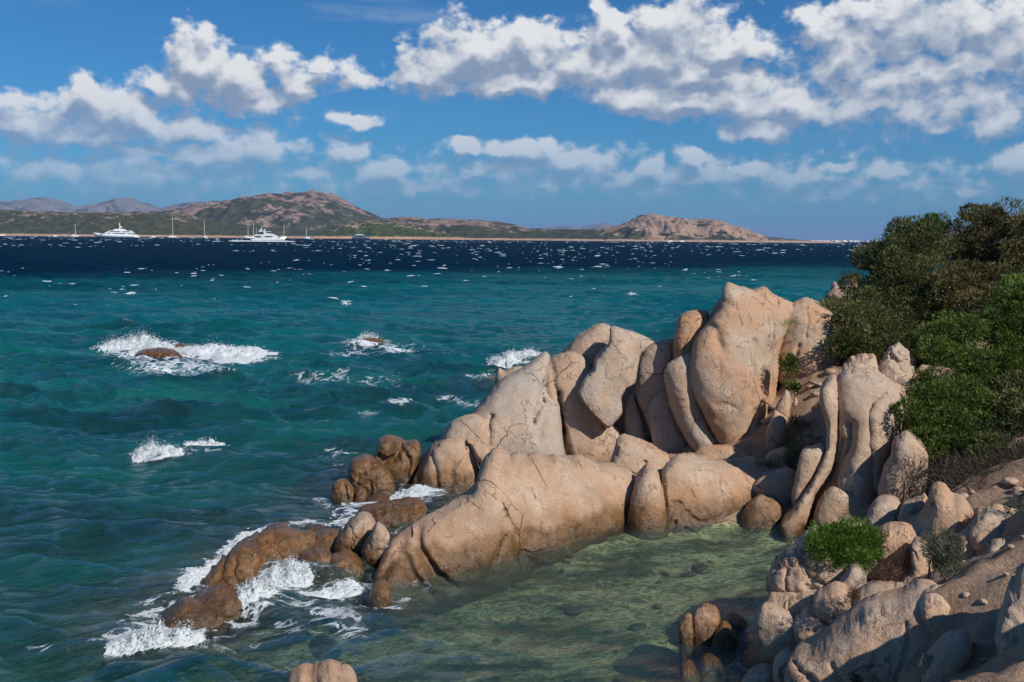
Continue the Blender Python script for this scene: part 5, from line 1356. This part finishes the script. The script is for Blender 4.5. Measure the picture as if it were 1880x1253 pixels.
def splash(label, path, width, height, n, seed, drop=0.02):
    """breaking water along a path of points on the sea: torn mounds of foam and flying droplets"""
    g = np.random.default_rng(seed)
    P = []
    for (px, py) in path:
        yy = W(px, py); q = at(px, py, yy); P.append((q[0], yy))
    P = np.array(P)
    seg = np.linalg.norm(np.diff(P, axis=0), axis=1); cum = np.append(0, np.cumsum(seg))
    res = max(0.02, P[:, 1].mean() * 0.0011)
    ns = max(6, int(cum[-1] / res)); nt = max(6, int(3.2 * width / res))
    s = np.linspace(0, cum[-1], ns); tt = np.linspace(-1.6, 1.6, nt) * width
    S, T_ = np.meshgrid(s, tt)
    cxs, cys = np.interp(s, cum, P[:, 0]), np.interp(s, cum, P[:, 1])
    dxs, dys = np.gradient(cxs), np.gradient(cys); nn = np.hypot(dxs, dys) + 1e-9
    X_ = cxs[None] - T_ * (dys / nn)[None]; Y_ = cys[None] + T_ * (dxs / nn)[None]
    env = np.sin(np.pi * S / cum[-1]) ** 0.6 * np.exp(-(T_ / (width * 0.75)) ** 2)
    fr = 0.55 / max(width, height)
    q = np.stack([X_ * fr * 1.6, Y_ * fr * 1.6, np.full_like(X_, seed * 3.7)], -1)
    bil = np.abs(fbm(q, 5, seed, 0.62)); rag = fbm(q * 5.0, 4, seed + 3, 0.65)
    hgt = height * env * (0.25 + 0.95 * bil) + height * 0.30 * env * rag
    wz = sea_surface(X_, Y_, np.full_like(X_, max(0.05, P[:, 1].mean() * 0.003)))[0]
    keep = (hgt > height * (0.05 + 0.07 * rag)).ravel()
    V0 = np.stack([X_ + rag * res * 1.5, Y_ + bil * res, wz + hgt - height * 0.06], -1).reshape(-1, 3)
    F0 = grid_faces(nt, ns); F0 = F0[keep[F0].all(1)]
    # droplets
    m = int(n)
    pick = g.integers(0, X_.size, m * 3)
    pick = pick[g.random(m * 3) < env.ravel()[pick]][:m]
    up = g.random(len(pick)) ** 2.2
    base_h = hgt.ravel()[pick]
    c = V0[pick] + np.stack([g.normal(0, width * .16, len(pick)), g.normal(0, width * .16, len(pick)), up * (base_h * 0.8 + height * 0.10)], -1)
    rad = drop * (0.25 + 0.75 * g.random(len(pick)) ** 2.5) * (1.1 - 0.6 * up)
    V1 = (c[:, None] + OCT_V[None] * rad[:, None, None] * (1 + g.normal(0, .25, (len(pick), 6, 1)))).reshape(-1, 3)
    F1 = (OCT_F[None] + (np.arange(len(pick)) * 6)[:, None, None]).reshape(-1, 3)
    # one mesh of triangles
    T0 = np.vstack([F0[:, [0, 1, 2]], F0[:, [0, 2, 3]]]) if len(F0) else np.zeros((0, 3), int)
    me = mesh_from('foam_splash', np.vstack([V0, V1]), np.vstack([T0, F1 + len(V0)]), FOAM)
    tag(link('foam_splash', me), label, 'foam', kind='stuff')


splash('white splash breaking between the brown reef and the tumbled boulders', [(492, 1078), (510, 1066), (530, 1062), (552, 1068), (570, 1062)], .26, .26, 3500, 1, 0.016)
splash('white breaker curling over the outer end of the reef', [(190, 1182), (240, 1180), (300, 1178), (345, 1172), (372, 1162)], .20, .28, 3500, 2, 0.016)
splash('foam spilling down the right side of the brown reef', [(425, 1120), (450, 1112), (480, 1100), (500, 1090)], .25, .2, 1400, 3, 0.022)
splash('tall spray thrown up by the offshore reef', [(178, 640), (215, 640), (250, 640), (285, 641), (320, 642)], .9, .52, 6000, 4, 0.04)
splash('foaming swell right of the offshore reef', [(340, 652), (372, 645), (400, 648), (440, 655), (480, 660)], 1.4, .30, 3000, 5, 0.035)
splash('small cap of foam on the second offshore rock', [(655, 630), (675, 628), (700, 628)], .5, .5, 1600, 6, 0.05)
splash('breaking crest in the open water at mid left', [(240, 836), (280, 834), (305, 838), (330, 834)], .40, .30, 3000, 7, 0.022)
splash('thin trailing crest right of the mid-left breaker', [(335, 828), (365, 826), (415, 826)], .25, .22, 840, 8, 0.022)
splash('foam boiling against the back of the leaf-shaped rock', [(905, 668), (935, 664), (960, 660), (1000, 655)], .8, .35, 1600, 9, 0.05)
splash('white water washing around the tip of the long ridge', [(560, 1085), (585, 1095), (640, 1085), (660, 1078)], .25, .07, 400, 10, 0.018)
splash('foam filling the channel left of the long ridge', [(700, 920), (740, 912), (790, 905), (815, 908)], .35, .06, 500, 11, 0.018)
splash('foam washing over the left side of the reef', [(330, 1100), (365, 1062), (400, 1030), (440, 1000), (480, 980), (530, 966)], .22, .10, 900, 12, 0.018)

# ------------------------------------------------------------------ plants
M_JUN = leaf_material('juniper_green', (0.044, 0.074, 0.012), (0.108, 0.168, 0.026), (0.185, 0.235, 0.050))
M_OLIVE = leaf_material('mastic_olive', (0.060, 0.072, 0.022), (0.142, 0.152, 0.048), (0.220, 0.205, 0.080))
M_BROWN = leaf_material('heath_brown', (0.068, 0.064, 0.024), (0.165, 0.140, 0.050), (0.240, 0.185, 0.080))
M_GREY = leaf_material('grey_shrub', (0.075, 0.070, 0.055), (0.16, 0.15, 0.12), (0.22, 0.21, 0.17))
M_BRIGHT = leaf_material('cushion_green', (0.045, 0.095, 0.010), (0.110, 0.205, 0.022), (0.19, 0.29, 0.050))
M_SAGE = leaf_material('sage_green', (0.055, 0.066, 0.042), (0.13, 0.145, 0.090), (0.19, 0.20, 0.135))
M_GRASS = leaf_material('gully_grass', (0.06, 0.075, 0.025), (0.13, 0.145, 0.055), (0.20, 0.20, 0.09))
M_TWIG = leaf_material('bare_twigs', (0.045, 0.036, 0.026), (0.095, 0.078, 0.058), (0.14, 0.12, 0.09))
M_DRY = leaf_material('dry_red_twigs', (0.085, 0.040, 0.022), (0.18, 0.095, 0.055), (0.25, 0.16, 0.10))
M_BARK = simple_mat('grey_bark', (0.105, 0.085, 0.068), 0.9, 0.1, var=0.35, scale=14)


def leaf_cloud(cs, rs, tones, per, ln, wd, g, up=0.35, squash=0.8, shell=0.5, droop=0.0):
    """triangular leaf sprays around puff centres -> verts, faces, tone"""
    n = int(per)
    k = len(cs)
    d = g.normal(size=(k, n, 3)); d /= np.linalg.norm(d, axis=2, keepdims=True)
    rad = (shell + (1 - shell) * g.random((k, n, 1)) ** 0.6)
    # lumpy puff surface
    lump = 1 + 0.28 * vnoise((d * 2.3 + np.arange(k)[:, None, None] * 7.7), 5)[..., None]
    pos = cs[:, None] + d * rad * lump * rs[:, None, None] * np.array((1, 1, squash))
    ax = d * 0.9 + g.normal(0, 0.42, (k, n, 3)) + np.array((0, 0, up))
    ax /= np.linalg.norm(ax, axis=2, keepdims=True)
    sd = np.cross(ax, g.normal(size=(k, n, 3))); sd /= np.linalg.norm(sd, axis=2, keepdims=True) + 1e-9
    L = ln * (0.6 + 0.8 * g.random((k, n, 1))); Wd = wd * (0.6 + 0.8 * g.random((k, n, 1)))
    p0 = pos - sd * Wd * 0.5; p1 = pos + sd * Wd * 0.5; p2 = pos + ax * L
    V = np.stack([p0, p1, p2], 2).reshape(-1, 3)
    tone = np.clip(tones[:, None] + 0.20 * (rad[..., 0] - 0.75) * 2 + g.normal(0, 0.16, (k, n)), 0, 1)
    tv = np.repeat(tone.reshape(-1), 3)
    F = np.arange(len(V)).reshape(-1, 3)
    return V, F, tv


def bush(name, label, cat, poly, Y, base, mat, puff=0.42, sep=20, per=640, ln=0.095, wd=0.042, seed=1, group=None, back=0.9, depth=1.0, stems=0.018, up=.35, squash=.8, tonevar=.26, shell=.62, bare=0):
    """poly: outline in photo pixels; Y: (distance at its foot, at its top); base: (px, py, Y) where the stems root"""
    g = np.random.default_rng(seed * 31 + 5)
    poly = np.array(poly, float); lo, hi = poly.min(0), poly.max(0)
    cand = g.uniform(lo, hi, (5000, 2)); cand = cand[inside(poly, cand)]
    inset = min(0.42 * puff / ((Y[0] + Y[1]) / 2) * F_PX, 0.3 * min(hi - lo))
    cand = cand[seg_dist(cand, np.vstack([poly, poly[:1]])) > inset]
    pts = []
    alive = np.ones(len(cand), bool)
    for i in range(len(cand)):
        if not alive[i]: continue
        pts.append(cand[i])
        alive &= ((cand - cand[i]) ** 2).sum(1) > sep * sep
    pts = np.array(pts) if len(pts) else np.array([poly.mean(0)])
    f = (hi[1] - pts[:, 1]) / (hi[1] - lo[1])
    yy = Y[0] + (Y[1] - Y[0]) * f + g.normal(0, 0.22, len(pts)) * depth
    cs = at(pts[:, 0], pts[:, 1], yy)
    rs = puff * (0.62 + 0.7 * g.random(len(pts)))
    # pull the puffs in a little from the outline and fill the body behind
    if depth < 0.5: back = 0.0
    ex = cs[g.random(len(cs)) < back] + np.array((0, 1.0, 0)) * g.uniform(0.3, 1.4, (1, 1)) * depth
    if len(ex):
        ex = ex + np.stack([g.normal(0, .25, len(ex)), g.uniform(0.1, 1.0, len(ex)) * depth, g.normal(-.15, .2, len(ex))], -1)
        cs = np.vstack([cs, ex]); rs = np.append(rs, puff * (0.7 + 0.6 * g.random(len(ex))))
    tones = np.clip(0.42 + g.normal(0, tonevar, len(cs)), 0, 1)
    bp = at(base[0], base[1], base[2])
    bz = min(bp[2], gz(bp[0], bp[1]) + 0.05) if bp[2] > 0.5 else bp[2]
    o3 = np.array((bp[0], bp[1], bz))
    o = empty(name, o3)
    tag(o, label, cat, group)
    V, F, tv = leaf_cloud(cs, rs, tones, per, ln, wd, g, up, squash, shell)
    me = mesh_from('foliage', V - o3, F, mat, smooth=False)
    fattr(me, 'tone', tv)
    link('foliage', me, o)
    VV, FF, b0 = [], [], 0
    order = g.permutation(len(cs))
    for i in order[:max(8, int(len(cs) * 0.8)) + bare]:
        c = cs[i] - o3
        st = np.array((g.normal(0, .12), g.normal(0, .12), -0.1))
        m1 = st * 0.6 + c * 0.4 + np.array((g.normal(0, .12), g.normal(0, .12), 0.10 * np.linalg.norm(c)))
        m2 = st * 0.25 + c * 0.75 + g.normal(0, .07, 3)
        tp = c + g.normal(0, .15, 3) * rs[i] * 2
        Vt_, Ft_ = tube([st, m1, m2, c, tp], np.array((1.6, 1.15, .8, .5, .2)) * stems * (0.6 + 0.8 * g.random()), None, sides=5)
        VV.append(Vt_); FF.append(Ft_ + b0); b0 += len(Vt_)
    link('branches', mesh_from('branches', np.vstack(VV), np.vstack(FF), M_BARK), o)
    return o


GB = 'bushes covering the headland slope'
bush('mastic_bush', 'dark green bush spilling over the broad orange boulder', 'bush', [(1524, 640), (1532, 600), (1552, 566), (1590, 560), (1640, 590), (1668, 640), (1640, 668), (1590, 664), (1545, 662)], (25.6, 27.2), (1600, 660, 26.8), M_OLIVE, seed=1, group=GB, puff=.40)
bush('mastic_bush', 'wide olive bush in the middle of the slope', 'bush', [(1560, 570), (1590, 530), (1640, 500), (1700, 500), (1750, 540), (1745, 600), (1700, 650), (1640, 625), (1590, 600)], (26.6, 29.5), (1650, 640, 28.0), M_OLIVE, seed=2, group=GB, sep=21)
bush('mastic_bush', 'olive bush nearest the horizon, leftmost on the skyline', 'bush', [(1600, 478), (1610, 455), (1640, 425), (1680, 408), (1720, 405), (1740, 440), (1730, 500), (1680, 520), (1630, 510), (1606, 500)], (29.0, 31.0), (1670, 520, 31.0), M_OLIVE, seed=3, group=GB)
bush('wild_olive', 'dark crooked tree crown on the skyline left of the brown heath', 'tree', [(1664, 420), (1680, 402), (1716, 392), (1742, 398), (1738, 420), (1700, 436)], (31.5, 32.0), (1710, 480, 32.0), M_JUN, seed=4, group=GB, puff=.30, sep=17, per=380)
bush('tree_heath', 'tall brown-topped bush, the highest on the skyline', 'tree', [(1745, 440), (1760, 410), (1785, 385), (1815, 378), (1850, 376), (1868, 384), (1872, 420), (1866, 480), (1800, 500), (1750, 485)], (30.0, 31.6), (1810, 510, 31.5), M_BROWN, seed=5, group=GB)
bush('tree_heath', 'brown bush cut by the right edge at the top', 'tree', [(1850, 430), (1872, 398), (1905, 388), (1950, 400), (1970, 480), (1930, 520), (1860, 510)], (28.0, 29.8), (1900, 540, 29.5), M_BROWN, seed=6, group=GB)
bush('mastic_bush', 'olive-brown bush below the highest skyline bush', 'bush', [(1720, 500), (1760, 480), (1830, 490), (1880, 500), (1890, 560), (1830, 590), (1760, 580), (1725, 545)], (26.5, 28.6), (1800, 590, 28.0), M_BROWN, seed=7, group=GB, sep=21)
bush('mastic_bush', 'fresh green bush at the right edge above the juniper', 'bush', [(1830, 560), (1860, 530), (1900, 510), (1960, 520), (1970, 600), (1900, 620), (1840, 600)], (23.5, 25.5), (1900, 620, 25.0), M_JUN, seed=8, group=GB, ln=.07, wd=.05)
bush('dead_shrub', 'grey leafless shrub at the seaward edge of the slope', 'shrub', [(1552, 560), (1562, 535), (1582, 505), (1600, 500), (1618, 530), (1600, 580), (1570, 596)], (31.0, 32.5), (1585, 590, 32.0), M_GREY, seed=9, group=GB, puff=.40, per=260, wd=.018, ln=.16, sep=20)
bush('mastic_bush', 'shaded olive bush deep between the skyline bush and the grey shrub', 'bush', [(1600, 560), (1620, 515), (1670, 505), (1700, 540), (1680, 590), (1630, 590)], (27.8, 30.2), (1650, 600, 29.5), M_OLIVE, seed=10, group=GB)
GJ = 'bright green junipers'
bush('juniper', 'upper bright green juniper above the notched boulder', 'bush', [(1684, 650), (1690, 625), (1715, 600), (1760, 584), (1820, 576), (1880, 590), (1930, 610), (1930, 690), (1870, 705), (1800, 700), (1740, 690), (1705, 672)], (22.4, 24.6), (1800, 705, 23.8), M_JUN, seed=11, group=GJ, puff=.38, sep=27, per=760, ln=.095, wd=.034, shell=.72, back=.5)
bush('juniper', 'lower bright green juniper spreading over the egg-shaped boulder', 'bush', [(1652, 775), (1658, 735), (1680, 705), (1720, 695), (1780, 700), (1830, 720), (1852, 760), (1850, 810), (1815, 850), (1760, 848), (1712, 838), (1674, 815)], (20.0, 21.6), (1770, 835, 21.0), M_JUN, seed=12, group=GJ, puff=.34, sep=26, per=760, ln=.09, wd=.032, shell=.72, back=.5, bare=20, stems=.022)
bush('juniper', 'narrow juniper tongue beside the orange rock', 'bush', [(1676, 715), (1690, 690), (1720, 672), (1760, 680), (1770, 720), (1720, 740), (1690, 738)], (21.6, 22.8), (1740, 735, 22.4), M_JUN, seed=13, group=GJ, puff=.30, sep=20, per=560, ln=.07, wd=.025)
bush('juniper', 'dull green juniper at the right edge beside the bare twigs', 'bush', [(1838, 720), (1870, 690), (1930, 690), (1940, 790), (1900, 830), (1850, 820)], (20.0, 21.4), (1890, 850, 20.6), M_OLIVE, seed=14, group=GJ, puff=.34, sep=24, per=480)
bush('juniper', 'dark shaded juniper low between the twigs and the lower bright juniper', 'bush', [(1760, 850), (1790, 815), (1850, 790), (1920, 800), (1930, 870), (1860, 890), (1800, 885)], (18.8, 20.4), (1850, 890, 19.6), M_OLIVE, seed=70, group=GJ, puff=.34, sep=20, per=420, stems=.018)
bush('dead_shrub', 'tangle of bare dark twigs under the junipers at the right', 'shrub', [(1700, 890), (1720, 850), (1760, 835), (1850, 820), (1930, 810), (1930, 925), (1840, 940), (1760, 930)], (17.4, 19.6), (1830, 890, 18.6), M_TWIG, seed=15, group=GB, puff=.34, per=120, wd=.012, ln=.18, sep=17, bare=80, stems=.016)
bush('cushion_bush', 'bright green cushion bush growing on the undercut boulder', 'bush', [(1476, 1002), (1490, 985), (1515, 968), (1545, 958), (1575, 962), (1605, 975), (1618, 1000), (1612, 1026), (1590, 1040), (1550, 1036), (1520, 1042), (1500, 1022)], (14.45, 15.1), (1548, 1048, 14.9), M_BRIGHT, seed=16, puff=.19, sep=10, per=460, ln=.055, wd=.014, depth=.35, up=.55, stems=.008)
bush('sage_shrub', 'grey-green shrub beside the path', 'shrub', [(1700, 1000), (1712, 986), (1735, 980), (1756, 990), (1764, 1012), (1758, 1040), (1740, 1052), (1715, 1045), (1702, 1025)], (11.9, 12.4), (1735, 1062, 12.2), M_SAGE, seed=17, puff=.15, sep=12, per=300, ln=.05, wd=.011, depth=.3, stems=.007)
bush('sage_shrub', 'small grey-green shrub at the right edge above the path', 'shrub', [(1840, 945), (1856, 925), (1885, 910), (1920, 915), (1920, 950), (1870, 955)], (14.6, 15.2), (1880, 958, 15.0), M_SAGE, seed=18, puff=.2, sep=15, per=260, ln=.055, wd=.014, depth=.3, stems=.007)
bush('dry_grass', 'reddish dry grass on the rounded rock behind the cushion bush', 'grass', [(1640, 1050), (1645, 1015), (1665, 1005), (1680, 1025), (1670, 1055), (1655, 1062)], (14.1, 14.3), (1656, 1066, 14.1), M_DRY, seed=19, puff=.13, sep=13, per=190, ln=.13, wd=.005, depth=.15, up=.9, stems=.003)
bush('dry_grass', 'dry brown twigs trailing below the cushion bush', 'grass', [(1590, 1060), (1605, 1035), (1640, 1045), (1635, 1075), (1600, 1078)], (13.8, 14.0), (1610, 1080, 13.9), M_DRY, seed=20, puff=.14, sep=13, per=160, ln=.12, wd=.005, depth=.15, up=.3, stems=.003)
bush('dry_grass', 'tuft of red-brown dry grass above the path bend', 'grass', [(1772, 985), (1776, 955), (1795, 945), (1806, 965), (1790, 990)], (15.0, 15.2), (1786, 992, 15.0), M_DRY, seed=21, puff=.14, sep=12, per=170, ln=.14, wd=.006, depth=.15, up=.9, stems=.003)
GT = 'tufts growing in the gully'
for i, (lab, cx_, cy_, rx_, ry_, Yt) in enumerate([
        ('leafy green tuft highest in the gully, against the tall boulder', 1450, 668, 15, 20, 25.2), ('dark green tuft below the highest gully tuft', 1456, 710, 13, 12, 24.9),
        ('grey-green grass tuft halfway down the gully', 1462, 780, 16, 13, 24.0), ('upright grass tuft below the halfway one', 1456, 812, 13, 14, 23.6),
        ('grass tuft low in the gully beside the thin slab', 1455, 838, 14, 16, 23.0), ('low grey-green tuft on the squared ledge', 1412, 860, 22, 10, 22.4), ('tiny tuft high in the crack of the tall boulder', 1452, 598, 6, 6, 25.6)]):
    an = np.linspace(0, 2 * np.pi, 9)[:-1]
    bush('grass_tuft', lab, 'plant', np.stack([cx_ + rx_ * np.cos(an), cy_ + ry_ * np.sin(an)], -1), (Yt, Yt + .2), (cx_, cy_ + ry_ + 3, Yt + .1), M_JUN if i in (0, 1, 6) else M_GRASS, seed=40 + i, group=GT, puff=.17, sep=8, per=170, ln=.13 if i > 1 else .08, wd=.010 if i > 1 else .03, depth=.15, up=.7, stems=.004, back=.3)
bush('weed', 'little dark weed in the joint of the cracked shelf', 'plant', [(1556, 1100), (1560, 1085), (1568, 1078), (1574, 1090), (1570, 1112), (1562, 1116)], (12.35, 12.4), (1565, 1120, 12.4), M_DRY, seed=60, puff=.06, sep=6, per=90, ln=.06, wd=.006, depth=.05, stems=.003)
bush('weed', 'little green weed at the bottom of the foreground slab', 'plant', [(1562, 1250), (1564, 1240), (1572, 1236), (1580, 1246), (1576, 1258)], (10.4, 10.45), (1571, 1262, 10.4), M_GRASS, seed=61, puff=.05, sep=6, per=90, ln=.04, wd=.01, depth=.05, stems=.003)

# ------------------------------------------------------------------ the air: thin even haze round everything
hz = bpy.data.materials.new('haze'); hz.use_nodes = True; hz.node_tree.nodes.clear()
ht = NT(hz.node_tree)
pv = ht.n('ShaderNodeVolumePrincipled', {'Color': rgb(0.36, 0.58, 0.94), 'Density': 4.2e-5, 'Anisotropy': 0.0})
ho = ht.n('ShaderNodeOutputMaterial'); ht.links.new(pv.outputs[0], ho.inputs['Volume'])
hb = [(-72000, -2000, -13.5), (72000, -2000, -13.5), (72000, 72000, -13.5), (-72000, 72000, -13.5), (-72000, -2000, 760), (72000, -2000, 760), (72000, 72000, 760), (-72000, 72000, 760)]
hf = [(0, 3, 2, 1), (4, 5, 6, 7), (0, 1, 5, 4), (1, 2, 6, 5), (2, 3, 7, 6), (3, 0, 4, 7)]
tag(link('haze', mesh_from('haze', hb, hf, hz, smooth=False)), 'thin bluish sea haze filling the air', 'haze', kind='stuff')
